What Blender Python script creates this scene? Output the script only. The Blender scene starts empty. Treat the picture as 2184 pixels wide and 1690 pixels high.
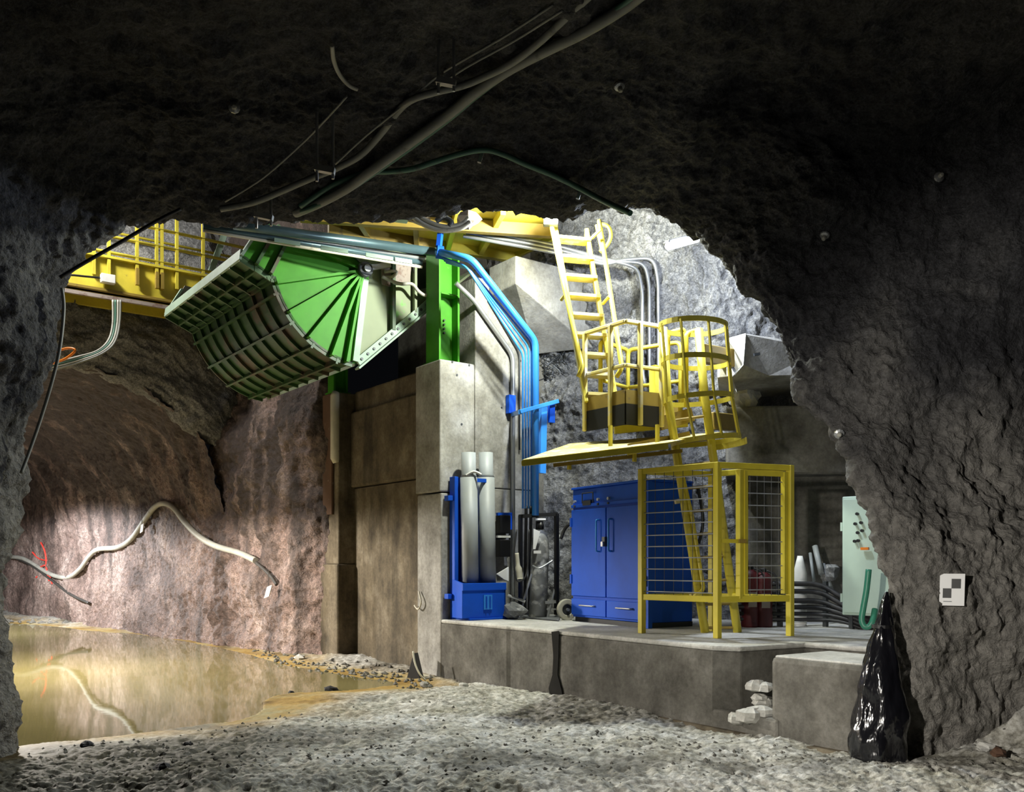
import bpy, math, random
import numpy as np
from mathutils import Vector, Matrix, noise as mnoise

# ------------------------------------------------------------------ camera, world, exposure
random.seed(7)
SC = bpy.context.scene
COL = SC.collection
FPX, CX, HY, EYE = 1900.0, 1092.0, 1200.0, 1.6
cam_d = bpy.data.cameras.new('camera')
cam = bpy.data.objects.new('camera', cam_d)
COL.objects.link(cam)
cam.location = (0, 0, EYE)
cam.rotation_euler = (math.radians(90), 0, 0)
cam_d.sensor_fit = 'HORIZONTAL'
cam_d.sensor_width = 36.0
cam_d.lens = FPX / 2184.0 * 36.0
cam_d.shift_y = (HY - 845.0) / 2184.0
cam_d.clip_start = 0.05
cam_d.clip_end = 200
SC.camera = cam
w = bpy.data.worlds.new('mine_dark')
SC.world = w
w.use_nodes = True
w.node_tree.nodes['Background'].inputs[0].default_value = (0.5, 0.55, 0.7, 1)
w.node_tree.nodes['Background'].inputs[1].default_value = 0.004
SC.view_settings.view_transform = 'Standard'
SC.view_settings.look = 'None'
SC.view_settings.exposure = 0.0
SC.view_settings.gamma = 1.0
SC.view_settings.use_curve_mapping = False
SC.cycles.caustics_reflective = False

def V(*a):
    return Vector(a[0]) if len(a) == 1 else Vector(a)

def light(name, kind, loc, power, color, size=0.3, aim=None, spot=None, blend=0.6, size_y=None):
    d = bpy.data.lights.new(name, kind)
    d.energy = power
    d.color = color
    if kind == 'AREA':
        d.size = size
        if size_y:
            d.shape = 'RECTANGLE'; d.size_y = size_y
    else:
        d.shadow_soft_size = size
    if kind == 'SPOT':
        d.spot_size = math.radians(spot or 120); d.spot_blend = blend
    o = bpy.data.objects.new(name, d)
    COL.objects.link(o)
    o.location = loc
    if aim is not None:
        o.rotation_euler = (Vector(aim) - Vector(loc)).to_track_quat('-Z', 'Y').to_euler()
    return o

# working lights of the mine: haul drift lamps out of view on the left, tunnel lamp, access drift lamp behind the camera
light('haul_drift_lamp', 'SPOT', (-7.3, 12.8, 2.75), 2300, (1.0, 0.93, 0.82), 0.12, aim=(-7.3, 12.81, 0.0), spot=176, blend=0.18)
light('tunnel_lamp', 'SPOT', (-12.8, 20.0, 2.9), 2400, (0.94, 0.97, 1.0), 0.2, aim=(-12.6, 20.3, 0.0), spot=172, blend=0.2)
light('access_drift_lamp', 'SPOT', (-3.0, 0.9, 2.5), 2300, (1.0, 0.95, 0.86), 0.10, aim=(4.5, 7.0, 1.1), spot=52, blend=0.9)
light('chamber_high_lamp', 'POINT', (-7.4, 13.2, 7.9), 800, (1.0, 0.98, 0.92), 0.25)

# ------------------------------------------------------------------ coordinates
def at(px, py, Y):
    return Vector(((px - CX) / FPX * Y, Y, EYE + (HY - py) / FPX * Y))

def fl(px, py, z=0.0):
    Y = (EYE - z) * FPX / (py - HY)
    return Vector(((px - CX) / FPX * Y, Y, z))

# the loading wall runs along U (towards the right and nearer); N points into that wall
U = Vector((0.6, -0.8, 0)); N = Vector((0.8, 0.6, 0)); ZV = Vector((0, 0, 1))
A0 = Vector((-0.97, 12.16, 0))
def P(s, n, z):
    return A0 + U * s + N * n + ZV * z

def onS(px, py, s):
    r = (px - CX) / FPX
    n = (r * (A0.y - 0.8 * s) - (A0.x + 0.6 * s)) / (0.8 - 0.6 * r)
    Y = A0.y - 0.8 * s + 0.6 * n
    return n, EYE + (HY - py) / FPX * Y

def pS(px, py, s):
    n, z = onS(px, py, s)
    return P(s, n, z)

def pN(px, py, n):
    r = (px - CX) / FPX
    s = (r * (A0.y + 0.6 * n) - (A0.x + 0.8 * n)) / (0.6 + 0.8 * r)
    Y = A0.y - 0.8 * s + 0.6 * n
    return P(s, n, EYE + (HY - py) / FPX * Y)

# ------------------------------------------------------------------ materials
MATS = {}
def nt(name):
    m = bpy.data.materials.new(name)
    m.use_nodes = True
    t = m.node_tree
    b = t.nodes['Principled BSDF']
    MATS[name] = m
    return m, t, b

def _noise(t, vec, scale, detail=4, rough=0.55):
    n = t.nodes.new('ShaderNodeTexNoise')
    n.inputs['Scale'].default_value = scale
    n.inputs['Detail'].default_value = detail
    n.inputs['Roughness'].default_value = rough
    t.links.new(vec, n.inputs['Vector'])
    return n.outputs['Fac']

def _map(t, vec, scale):
    n = t.nodes.new('ShaderNodeMapping')
    n.inputs['Scale'].default_value = scale
    t.links.new(vec, n.inputs['Vector'])
    return n.outputs['Vector']

def _ramp(t, fac, stops):
    r = t.nodes.new('ShaderNodeValToRGB')
    cr = r.color_ramp
    while len(cr.elements) < len(stops):
        cr.elements.new(0.5)
    for e, (p, c) in zip(cr.elements, stops):
        e.position = p
        e.color = (c[0], c[1], c[2], 1) if hasattr(c, '__len__') else (c, c, c, 1)
    t.links.new(fac, r.inputs['Fac'])
    return r.outputs['Color']

def _mix(t, fac, a, b, mode='MIX'):
    n = t.nodes.new('ShaderNodeMix')
    n.data_type = 'RGBA'
    n.blend_type = mode
    for v, i in ((fac, 0), (a, 6), (b, 7)):
        if isinstance(v, (int, float)):
            n.inputs[i].default_value = v
        elif isinstance(v, tuple):
            n.inputs[i].default_value = (*v, 1)
        else:
            t.links.new(v, n.inputs[i])
    return n.outputs[2]

def _bump(t, b, height, strength, dist):
    n = t.nodes.new('ShaderNodeBump')
    n.inputs['Strength'].default_value = strength
    n.inputs['Distance'].default_value = dist
    t.links.new(height, n.inputs['Height'])
    t.links.new(n.outputs['Normal'], b.inputs['Normal'])

def _pos(t):
    return t.nodes.new('ShaderNodeNewGeometry').outputs['Position']

def rock_mat(name, dark, mid, pale, scale=1.0, rough=0.85, bump=0.6, dist=0.05, blotch=None, streak=False, spec=0.3, low_light=None):
    m, t, b = nt(name)
    p = _pos(t)
    n1 = _noise(t, p, 0.7 * scale, 6, 0.6)
    n2 = _noise(t, p, 9 * scale, 8, 0.65)
    c = _ramp(t, n1, [(0.32, dark), (0.5, mid), (0.68, pale)])
    c2 = _ramp(t, n2, [(0.3, 0.5), (0.55, 1.0), (0.75, 1.35)])
    c = _mix(t, 1.0, c, c2, 'MULTIPLY')
    c = _mix(t, 1.0, c, _ramp(t, _noise(t, p, 30 * scale, 5, 0.7), [(0.35, 0.55), (0.5, 1.0), (0.66, 1.5)]), 'MULTIPLY')
    if blotch:  # dark streaky tone, denser towards the top
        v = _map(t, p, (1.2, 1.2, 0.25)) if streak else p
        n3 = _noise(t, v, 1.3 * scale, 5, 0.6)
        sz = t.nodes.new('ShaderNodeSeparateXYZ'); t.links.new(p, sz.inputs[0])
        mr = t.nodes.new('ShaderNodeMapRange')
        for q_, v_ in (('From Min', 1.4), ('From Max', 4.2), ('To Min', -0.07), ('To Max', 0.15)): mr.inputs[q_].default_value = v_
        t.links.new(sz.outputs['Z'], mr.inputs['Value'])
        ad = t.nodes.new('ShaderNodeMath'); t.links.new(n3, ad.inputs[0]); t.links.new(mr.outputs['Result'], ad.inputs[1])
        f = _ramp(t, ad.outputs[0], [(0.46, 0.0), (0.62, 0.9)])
        c = _mix(t, f, c, blotch)
    if low_light:   # lamp light on the lower walls painted in as a paler tone
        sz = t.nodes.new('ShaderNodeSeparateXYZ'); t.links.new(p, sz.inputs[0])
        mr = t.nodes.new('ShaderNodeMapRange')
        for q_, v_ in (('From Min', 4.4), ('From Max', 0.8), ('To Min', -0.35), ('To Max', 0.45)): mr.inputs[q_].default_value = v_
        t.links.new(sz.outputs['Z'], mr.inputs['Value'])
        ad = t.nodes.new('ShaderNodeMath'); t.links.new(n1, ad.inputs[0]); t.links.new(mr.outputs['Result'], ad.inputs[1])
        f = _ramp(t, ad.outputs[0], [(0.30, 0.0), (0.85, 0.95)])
        c = _mix(t, f, c, _mix(t, 1.0, low_light, c2, 'MULTIPLY'))
    t.links.new(c, b.inputs['Base Color'])
    b.inputs['Roughness'].default_value = rough
    b.inputs['Specular IOR Level'].default_value = spec
    vor = t.nodes.new('ShaderNodeTexVoronoi')
    vor.inputs['Scale'].default_value = 11 * scale
    t.links.new(p, vor.inputs['Vector'])
    h = _mix(t, 0.35, n2, vor.outputs['Distance'])
    n4 = _noise(t, p, 40 * scale, 4, 0.6)
    h = _mix(t, 0.25, h, n4)
    _bump(t, b, h, bump, dist)
    return m

def concrete_mat(name, base, dark, pale, streak=0.6, bump=0.25):
    m, t, b = nt(name)
    p = _pos(t)
    n1 = _noise(t, p, 2.0, 8, 0.68)
    c = _ramp(t, n1, [(0.3, dark), (0.52, base), (0.7, pale)])
    v = _map(t, p, (2.6, 2.6, 0.45))
    ns = _noise(t, v, 1.0, 5, 0.6)
    s = _ramp(t, ns, [(0.35, 1 - streak), (0.52, 1.0), (0.7, 1.0 + 0.4 * streak)])
    c = _mix(t, 1.0, c, s, 'MULTIPLY')
    n3 = _noise(t, p, 22, 6, 0.7)
    g = _ramp(t, n3, [(0.25, 0.7), (0.6, 1.06)])
    c = _mix(t, 1.0, c, g, 'MULTIPLY')
    t.links.new(c, b.inputs['Base Color'])
    b.inputs['Roughness'].default_value = 0.85
    b.inputs['Specular IOR Level'].default_value = 0.25
    _bump(t, b, n3, bump, 0.03)
    return m

def paint(name, col, rough=0.45, wear=None, amount=0.6, metal=0.0, scale=6.0, dirt=0.75, spec=0.5):
    m, t, b = nt(name)
    b.inputs['Specular IOR Level'].default_value = spec
    p = _pos(t)
    n1 = _noise(t, p, scale, 6, 0.65)
    n2 = _noise(t, p, scale * 0.35, 4, 0.6)
    tint = _ramp(t, n2, [(0.35, dirt), (0.6, 1.0)])
    c = _mix(t, 1.0, col, tint, 'MULTIPLY')
    if wear:
        f = _ramp(t, n1, [(amount, 0.0), (amount + 0.08, 1.0)])
        c = _mix(t, f, c, wear)
    t.links.new(c, b.inputs['Base Color'])
    b.inputs['Roughness'].default_value = rough
    b.inputs['Metallic'].default_value = metal
    _bump(t, b, n1, 0.08, 0.01)
    return m

def emit(name, col, strength):
    m, t, b = nt(name)
    b.inputs['Base Color'].default_value = (*col, 1)
    b.inputs['Emission Color'].default_value = (*col, 1)
    b.inputs['Emission Strength'].default_value = strength
    return m

rock_mat('shotcrete', (0.032, 0.032, 0.036), (0.062, 0.062, 0.067), (0.11, 0.109, 0.112), 1.5, bump=1.0, dist=0.10, low_light=(0.27, 0.255, 0.23))
rock_mat('rock_grey', (0.14, 0.14, 0.143), (0.22, 0.22, 0.222), (0.32, 0.315, 0.305), 1.3, bump=1.0, dist=0.09)
rock_mat('rock_brow', (0.030, 0.029, 0.031), (0.052, 0.051, 0.056), (0.085, 0.083, 0.09), 0.9, bump=0.7, dist=0.05)
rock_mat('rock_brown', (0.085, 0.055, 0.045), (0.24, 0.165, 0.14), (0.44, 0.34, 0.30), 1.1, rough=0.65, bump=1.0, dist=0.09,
         blotch=(0.04, 0.028, 0.024), streak=True, spec=0.5)
concrete_mat('concrete', (0.33, 0.32, 0.295), (0.17, 0.16, 0.14), (0.46, 0.45, 0.425), 0.22)
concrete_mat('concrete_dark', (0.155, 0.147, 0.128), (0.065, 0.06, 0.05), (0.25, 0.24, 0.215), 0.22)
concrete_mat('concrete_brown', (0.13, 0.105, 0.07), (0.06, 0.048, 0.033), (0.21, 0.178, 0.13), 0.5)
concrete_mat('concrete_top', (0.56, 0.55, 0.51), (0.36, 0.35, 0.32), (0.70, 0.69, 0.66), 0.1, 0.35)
paint('yellow', (0.60, 0.50, 0.05), 0.45, (0.16, 0.11, 0.05), 0.68, dirt=0.72)
paint('yellow_bronze', (0.26, 0.18, 0.03), 0.5, (0.10, 0.07, 0.03), 0.6)
paint('yellow_cage', (0.66, 0.55, 0.04), 0.45, (0.20, 0.14, 0.05), 0.70, dirt=0.8)
paint('yellow_sheet', (0.62, 0.52, 0.16), 0.6, (0.45, 0.42, 0.33), 0.52)
paint('green', (0.05, 0.26, 0.012), 0.55, (0.20, 0.24, 0.10), 0.66, dirt=0.7, scale=4, spec=0.25)
paint('green_worn', (0.21, 0.25, 0.15), 0.6, (0.12, 0.38, 0.06), 0.60, scale=2.5)
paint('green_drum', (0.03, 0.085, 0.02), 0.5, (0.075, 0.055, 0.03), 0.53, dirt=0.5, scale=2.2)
paint('green_pale', (0.33, 0.46, 0.36), 0.6, (0.30, 0.36, 0.28), 0.62)
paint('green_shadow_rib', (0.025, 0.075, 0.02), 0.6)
paint('rust_plate', (0.30, 0.25, 0.22), 0.7, (0.16, 0.10, 0.08), 0.52)
paint('blue', (0.008, 0.085, 0.58), 0.5, (0.08, 0.18, 0.55), 0.72, dirt=0.85, spec=0.2)
paint('blue_pipe', (0.035, 0.24, 0.72), 0.32, (0.2, 0.3, 0.5), 0.75, dirt=0.85)
paint('teal_pipe', (0.075, 0.13, 0.15), 0.35, (0.25, 0.25, 0.22), 0.66, metal=0.4)
paint('galv', (0.42, 0.43, 0.44), 0.38, (0.3, 0.3, 0.3), 0.62, metal=0.6)
paint('pvc_grey', (0.34, 0.365, 0.37), 0.5, (0.34, 0.34, 0.33), 0.64, dirt=0.88)
paint('cream', (0.60, 0.57, 0.46), 0.6, (0.34, 0.29, 0.2), 0.62)
paint('rust', (0.115, 0.06, 0.035), 0.8, (0.25, 0.2, 0.15), 0.6)
paint('black', (0.006, 0.006, 0.007), 0.45)
paint('damp', (0.03, 0.029, 0.027), 0.9, spec=0.1)
paint('black_rubber', (0.02, 0.02, 0.022), 0.6)
paint('dark_steel', (0.07, 0.075, 0.08), 0.5, metal=0.5)
paint('dusty_grey', (0.22, 0.225, 0.23), 0.75, (0.40, 0.40, 0.40), 0.52, dirt=0.5)
paint('white_paint', (0.72, 0.72, 0.70), 0.6, dirt=0.85)
paint('paper_white', (0.80, 0.80, 0.80), 0.7, dirt=0.93)
paint('red_dark', (0.085, 0.006, 0.009), 0.5)
paint('red_spray', (0.85, 0.06, 0.04), 0.7)
paint('panel_green', (0.44, 0.56, 0.47), 0.45, dirt=0.92)
paint('hose_green', (0.05, 0.27, 0.17), 0.4)
paint('cable_grey', (0.25, 0.255, 0.235), 0.55, (0.14, 0.14, 0.13), 0.6)
paint('cable_green', (0.07, 0.17, 0.125), 0.45, (0.05, 0.08, 0.07), 0.6)
paint('cable_pale', (0.42, 0.41, 0.36), 0.55, (0.25, 0.24, 0.2), 0.6)
paint('cable_dark', (0.05, 0.045, 0.04), 0.6)
paint('orange', (0.8, 0.22, 0.02), 0.4)
emit('lamp_glow', (0.90, 0.95, 1.0), 12.0)
emit('lamp_glow_flood', (0.97, 1.0, 0.86), 26.0)

m, t, b = nt('bag_plastic')
b.inputs['Base Color'].default_value = (0.006, 0.006, 0.008, 1)
b.inputs['Roughness'].default_value = 0.16
b.inputs['Specular IOR Level'].default_value = 0.8
_bump(t, b, _noise(t, _map(t, _pos(t), (6, 6, 2.5)), 1.6, 3, 0.5), 0.5, 0.05)

m, t, b = nt('muddy_water')
p = _pos(t)
c = _ramp(t, _noise(t, _map(t, p, (0.35, 0.35, 1)), 1.0, 3), [(0.3, (0.15, 0.125, 0.05)), (0.7, (0.23, 0.195, 0.085))])
t.links.new(c, b.inputs['Base Color'])
b.inputs['Roughness'].default_value = 0.035
b.inputs['IOR'].default_value = 1.45
_bump(t, b, _noise(t, p, 2.2, 2), 0.03, 0.02)

m, t, b = nt('mud')
p = _pos(t)
at_ = t.nodes.new('ShaderNodeAttribute'); at_.attribute_name = 'wet'
n1 = _noise(t, p, 1.4, 6, 0.65)
n2 = _noise(t, p, 14, 7, 0.7)
dry = _ramp(t, n2, [(0.30, (0.10, 0.095, 0.085)), (0.47, (0.41, 0.40, 0.37)), (0.62, (0.72, 0.715, 0.70))])
tint = _ramp(t, n1, [(0.35, (0.72, 0.70, 0.62)), (0.65, (1.0, 1.0, 1.0))])
dry = _mix(t, 1.0, dry, tint, 'MULTIPLY')
dk = t.nodes.new('ShaderNodeAttribute'); dk.attribute_name = 'muck_shade'
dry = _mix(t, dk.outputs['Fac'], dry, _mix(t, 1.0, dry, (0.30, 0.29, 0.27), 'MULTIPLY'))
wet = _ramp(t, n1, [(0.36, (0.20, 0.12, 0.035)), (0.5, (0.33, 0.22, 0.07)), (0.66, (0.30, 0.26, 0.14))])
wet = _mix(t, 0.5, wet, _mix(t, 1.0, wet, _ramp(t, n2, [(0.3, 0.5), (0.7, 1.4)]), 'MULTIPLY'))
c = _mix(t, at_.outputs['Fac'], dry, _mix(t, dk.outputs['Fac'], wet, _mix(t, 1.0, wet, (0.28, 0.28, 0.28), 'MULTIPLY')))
t.links.new(c, b.inputs['Base Color'])
rr = t.nodes.new('ShaderNodeMapRange')
rr.inputs['To Min'].default_value = 0.72; rr.inputs['To Max'].default_value = 0.6
b.inputs['Specular IOR Level'].default_value = 0.15
t.links.new(at_.outputs['Fac'], rr.inputs['Value'])
t.links.new(rr.outputs['Result'], b.inputs['Roughness'])
_bump(t, b, n2, 0.5, 0.03)

# ------------------------------------------------------------------ mesh builder
WORLD = {}
class MB:
    def __init__(self):
        self.v = []; self.f = []
    def add(self, vs, fs):
        o = len(self.v)
        self.v += [Vector(x) for x in vs]
        self.f += [tuple(i + o for i in f) for f in fs]
        return self
    def prism(self, pts, vec):
        n = len(pts); vec = Vector(vec)
        vs = [Vector(p) for p in pts] + [Vector(p) + vec for p in pts]
        fs = [tuple(range(n - 1, -1, -1)), tuple(range(n, 2 * n))]
        fs += [(i, (i + 1) % n, n + (i + 1) % n, n + i) for i in range(n)]
        return self.add(vs, fs)
    def obox(self, c, hx, hy, hz):
        c = Vector(c); hx = Vector(hx); hy = Vector(hy); hz = Vector(hz)
        return self.prism([c - hx - hy - hz, c + hx - hy - hz, c + hx + hy - hz, c - hx + hy - hz], hz * 2)
    def box(self, a, b):
        a = Vector(a); b = Vector(b); d = (b - a) / 2
        return self.obox((a + b) / 2, (d.x, 0, 0), (0, d.y, 0), (0, 0, d.z))
    def sbox(self, s0, s1, n0, n1, z0, z1):
        return self.prism([P(s0, n0, z0), P(s1, n0, z0), P(s1, n1, z0), P(s0, n1, z0)], (0, 0, z1 - z0))
    def bar(self, a, b, w, h=None, up=(0, 0, 1)):
        a = Vector(a); b = Vector(b); h = h or w
        d = (b - a).normalized(); up = Vector(up)
        if abs(d.dot(up)) > 0.98:
            up = Vector((0.6, -0.8, 0.0))
        x = d.cross(up).normalized(); y = x.cross(d).normalized()
        x *= w / 2; y *= h / 2
        return self.prism([a - x - y, a + x - y, a + x + y, a - x + y], b - a)
    def tube(self, pts, r, n=8):
        pts = [Vector(p) for p in pts]
        k = len(pts)
        rs = r if hasattr(r, '__len__') else [r] * k
        T = []
        for i in range(k):
            d = (pts[min(i + 1, k - 1)] - pts[max(i - 1, 0)])
            T.append(d.normalized())
        ref = Vector((0, 0, 1)) if abs(T[0].z) < 0.9 else Vector((1, 0, 0))
        x = T[0].cross(ref).normalized()
        vs = []; fs = []
        for i in range(k):
            x = (x - T[i] * x.dot(T[i])).normalized()
            y = T[i].cross(x)
            # mitre
            m = 1.0
            if 0 < i < k - 1:
                c = (pts[i] - pts[i - 1]).normalized().dot((pts[i + 1] - pts[i]).normalized())
                m = 1.0 / max(0.6, math.sqrt(max(0.0, (1 + c) / 2)))
            for j in range(n):
                a = 2 * math.pi * j / n
                vs.append(pts[i] + (x * math.cos(a) + y * math.sin(a)) * rs[i] * (1 + (m - 1) * 0.6))
        for i in range(k - 1):
            for j in range(n):
                j2 = (j + 1) % n
                fs.append((i * n + j, i * n + j2, (i + 1) * n + j2, (i + 1) * n + j))
        fs.append(tuple(range(n - 1, -1, -1)))
        fs.append(tuple((k - 1) * n + j for j in range(n)))
        return self.add(vs, fs)
    def cyl(self, a, b, r, n=10):
        return self.tube([a, b], r, n)
    def lathe(self, base, prof, n=20, axis=(0, 0, 1)):
        axis = Vector(axis).normalized()
        pts = [Vector(base) + axis * z for (r, z) in prof]
        ref = Vector((1, 0, 0)) if abs(axis.x) < 0.9 else Vector((0, 1, 0))
        x = axis.cross(ref).normalized(); y = axis.cross(x)
        vs = []; fs = []
        for (r, z), p in zip(prof, pts):
            for j in range(n):
                a = 2 * math.pi * j / n
                vs.append(p + (x * math.cos(a) + y * math.sin(a)) * max(r, 0.0005))
        for i in range(len(prof) - 1):
            for j in range(n):
                j2 = (j + 1) % n
                fs.append((i * n + j, i * n + j2, (i + 1) * n + j2, (i + 1) * n + j))
        fs.append(tuple(range(n - 1, -1, -1)))
        fs.append(tuple((len(prof) - 1) * n + j for j in range(n)))
        return self.add(vs, fs)
    def ring(self, c, ax, ay, r0, r1, h, a0=0, a1=360, n=24):
        """flat strap bent round an arc: radius r0..r1 in the ax/ay plane, height h across it"""
        c = Vector(c); ax = Vector(ax); ay = Vector(ay); az = ax.cross(ay).normalized() * h / 2
        vs = []; fs = []
        full = abs(a1 - a0) >= 359.9
        k = n if full else n + 1
        for i in range(k):
            a = math.radians(a0 + (a1 - a0) * i / n)
            d = ax * math.cos(a) + ay * math.sin(a)
            vs += [c + d * r0 - az, c + d * r1 - az, c + d * r1 + az, c + d * r0 + az]
        for i in range(n):
            o = 4 * i; q = 4 * ((i + 1) % k)
            for j in range(4):
                j2 = (j + 1) % 4
                fs.append((o + j, o + j2, q + j2, q + j))
        if not full:
            fs += [(0, 1, 2, 3), (4 * n + 3, 4 * n + 2, 4 * n + 1, 4 * n)]
        return self.add(vs, fs)
    def build(self, name, mat, parent=None, smooth=False, bevel=0.0, label=None, base=False, subdiv=0, solid=0.0):
        lo = Vector((min(v.x for v in self.v), min(v.y for v in self.v), min(v.z for v in self.v)))
        hi = Vector((max(v.x for v in self.v), max(v.y for v in self.v), max(v.z for v in self.v)))
        c = (lo + hi) / 2
        if parent is None or base:
            c.z = lo.z
        me = bpy.data.meshes.new(name)
        me.from_pydata([v - c for v in self.v], [], self.f)
        import bmesh as _bm
        bm = _bm.new(); bm.from_mesh(me)
        _bm.ops.recalc_face_normals(bm, faces=bm.faces)
        bm.to_mesh(me); bm.free()
        me.materials.append(MATS[mat])
        if smooth:
            for p in me.polygons:
                p.use_smooth = len(p.vertices) == 4
        o = bpy.data.objects.new(name, me)
        COL.objects.link(o)
        if parent is not None:
            o.parent = parent
            o.location = c - WORLD[parent]
        else:
            o.location = c
        WORLD[o] = c
        if bevel:
            b_ = o.modifiers.new('bevel', 'BEVEL'); b_.width = bevel; b_.segments = 2
            b_.limit_method = 'ANGLE'; b_.angle_limit = math.radians(40)
        if subdiv:
            s_ = o.modifiers.new('subd', 'SUBSURF'); s_.levels = subdiv; s_.render_levels = subdiv
        if label:
            o['label'] = label
        return o

def tag(o, label, cat=None, group=None, kind=None):
    o['label'] = label
    if cat: o['category'] = cat
    if group: o['group'] = group
    if kind: o['kind'] = kind
    return o

def thing(name, label, cat, loc, group=None):
    o = bpy.data.objects.new(name, None)
    o.empty_display_size = 0.1
    COL.objects.link(o)
    o.location = Vector(loc)
    WORLD[o] = Vector(loc)
    return tag(o, label, cat, group)

def crv(pts, k=6):
    """Catmull-Rom through the points"""
    pts = [Vector(p) for p in pts]
    out = []
    n = len(pts)
    for i in range(n - 1):
        p0 = pts[max(i - 1, 0)]; p1 = pts[i]; p2 = pts[i + 1]; p3 = pts[min(i + 2, n - 1)]
        for j in range(k):
            u = j / k
            out.append(0.5 * ((2 * p1) + (p2 - p0) * u + (2 * p0 - 5 * p1 + 4 * p2 - p3) * u * u + (3 * p1 - p0 - 3 * p2 + p3) * u ** 3))
    out.append(pts[-1])
    return out

def bend(pts, r=0.12, k=5):
    """polyline with rounded corners"""
    pts = [Vector(p) for p in pts]
    out = [pts[0]]
    for i in range(1, len(pts) - 1):
        a, b_, c = pts[i - 1], pts[i], pts[i + 1]
        ra = min(r, (a - b_).length * 0.45, (c - b_).length * 0.45)
        p = b_ + (a - b_).normalized() * ra; q = b_ + (c - b_).normalized() * ra
        for j in range(k + 1):
            u = j / k
            out.append(p * (1 - u) ** 2 + b_ * 2 * u * (1 - u) + q * u * u)
    out.append(pts[-1])
    return out

# ------------------------------------------------------------------ rock surfaces
_rng = np.random.RandomState(3)
_perm = np.concatenate([_rng.permutation(256)] * 3)
_grad = _rng.normal(size=(256, 3)); _grad /= np.linalg.norm(_grad, axis=1)[:, None]
def perlin(p):
    i = np.floor(p).astype(int); f = p - i; i &= 255
    u = f * f * f * (f * (f * 6 - 15) + 10)
    out = 0
    for dx in (0, 1):
        wx = u[..., 0] if dx else 1 - u[..., 0]
        for dy in (0, 1):
            wy = u[..., 1] if dy else 1 - u[..., 1]
            for dz in (0, 1):
                wz = u[..., 2] if dz else 1 - u[..., 2]
                h = _perm[_perm[_perm[(i[..., 0] + dx) & 255] + ((i[..., 1] + dy) & 255)] + ((i[..., 2] + dz) & 255)]
                g = _grad[h]
                d = f - np.array([dx, dy, dz])
                out = out + wx * wy * wz * (g * d).sum(-1)
    return out
def fbm(p, scale, octv=4, gain=0.5, ridged=False):
    a = 1.0; s = 0; q = p * scale
    for k in range(octv):
        n = perlin(q + 17.3 * k)
        s = s + a * ((0.5 - np.abs(n) * 1.6) if ridged else n)
        q = q * 2.03; a *= gain
    return s

def sm(x, a, b_):
    u = np.clip((x - a) / (b_ - a), 0, 1); return u * u * (3 - 2 * u)

def cr_axis(c, n):
    """Catmull-Rom resample of axis 0 to n samples"""
    k = c.shape[0]
    t = np.linspace(0, k - 1, n)
    i = np.minimum(t.astype(int), k - 2); u = (t - i)
    g = lambda j: c[np.clip(j, 0, k - 1)]
    sh = (n,) + (1,) * (c.ndim - 1)
    u = u.reshape(sh)
    p0, p1, p2, p3 = g(i - 1), g(i), g(i + 1), g(i + 2)
    return 0.5 * (2 * p1 + (p2 - p0) * u + (2 * p0 - 5 * p1 + 4 * p2 - p3) * u ** 2 + (3 * p1 - p0 - 3 * p2 + p3) * u ** 3)

def surf(name, ctrl, ni, nj, mat, big=0.12, mid=0.05, fine=0.02, bscale=0.8, label=None, kind='structure', mask=None, parent=None, resampled=False):
    c = np.array([[list(p) for p in row] for row in ctrl], float) if not resampled else ctrl
    if not resampled:
        c = cr_axis(c, ni)
        c = np.swapaxes(cr_axis(np.swapaxes(c, 0, 1), nj), 0, 1)
    gi = np.gradient(c, axis=0); gj = np.gradient(c, axis=1)
    nrm = np.cross(gi, gj); nrm /= (np.linalg.norm(nrm, axis=-1, keepdims=True) + 1e-9)
    d = big * fbm(c, bscale, 3) * 1.6 + mid * fbm(c, 3.1, 3, ridged=True) + fine * (fbm(c, 8.0, 3, 0.62) * 1.5)
    if mask is not None:
        d = d * mask(c)
    c = c + nrm * d[..., None]
    ni, nj = c.shape[:2]
    idx = np.arange(ni * nj).reshape(ni, nj)
    f = np.stack([idx[:-1, :-1], idx[1:, :-1], idx[1:, 1:], idx[:-1, 1:]], -1).reshape(-1, 4)
    me = bpy.data.meshes.new(name)
    me.vertices.add(ni * nj); me.vertices.foreach_set('co', c.reshape(-1).astype(np.float32))
    me.loops.add(f.size); me.loops.foreach_set('vertex_index', f.reshape(-1).astype(np.int32))
    me.polygons.add(len(f)); me.polygons.foreach_set('loop_start', np.arange(0, f.size, 4, dtype=np.int32))
    me.polygons.foreach_set('use_smooth', np.ones(len(f), bool))
    me.update(calc_edges=True)
    me.materials.append(MATS[mat])
    o = bpy.data.objects.new(name, me)
    COL.objects.link(o)
    WORLD[o] = Vector((0, 0, 0))
    if kind: o['kind'] = kind
    if label: o['label'] = label
    return o, c

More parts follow.
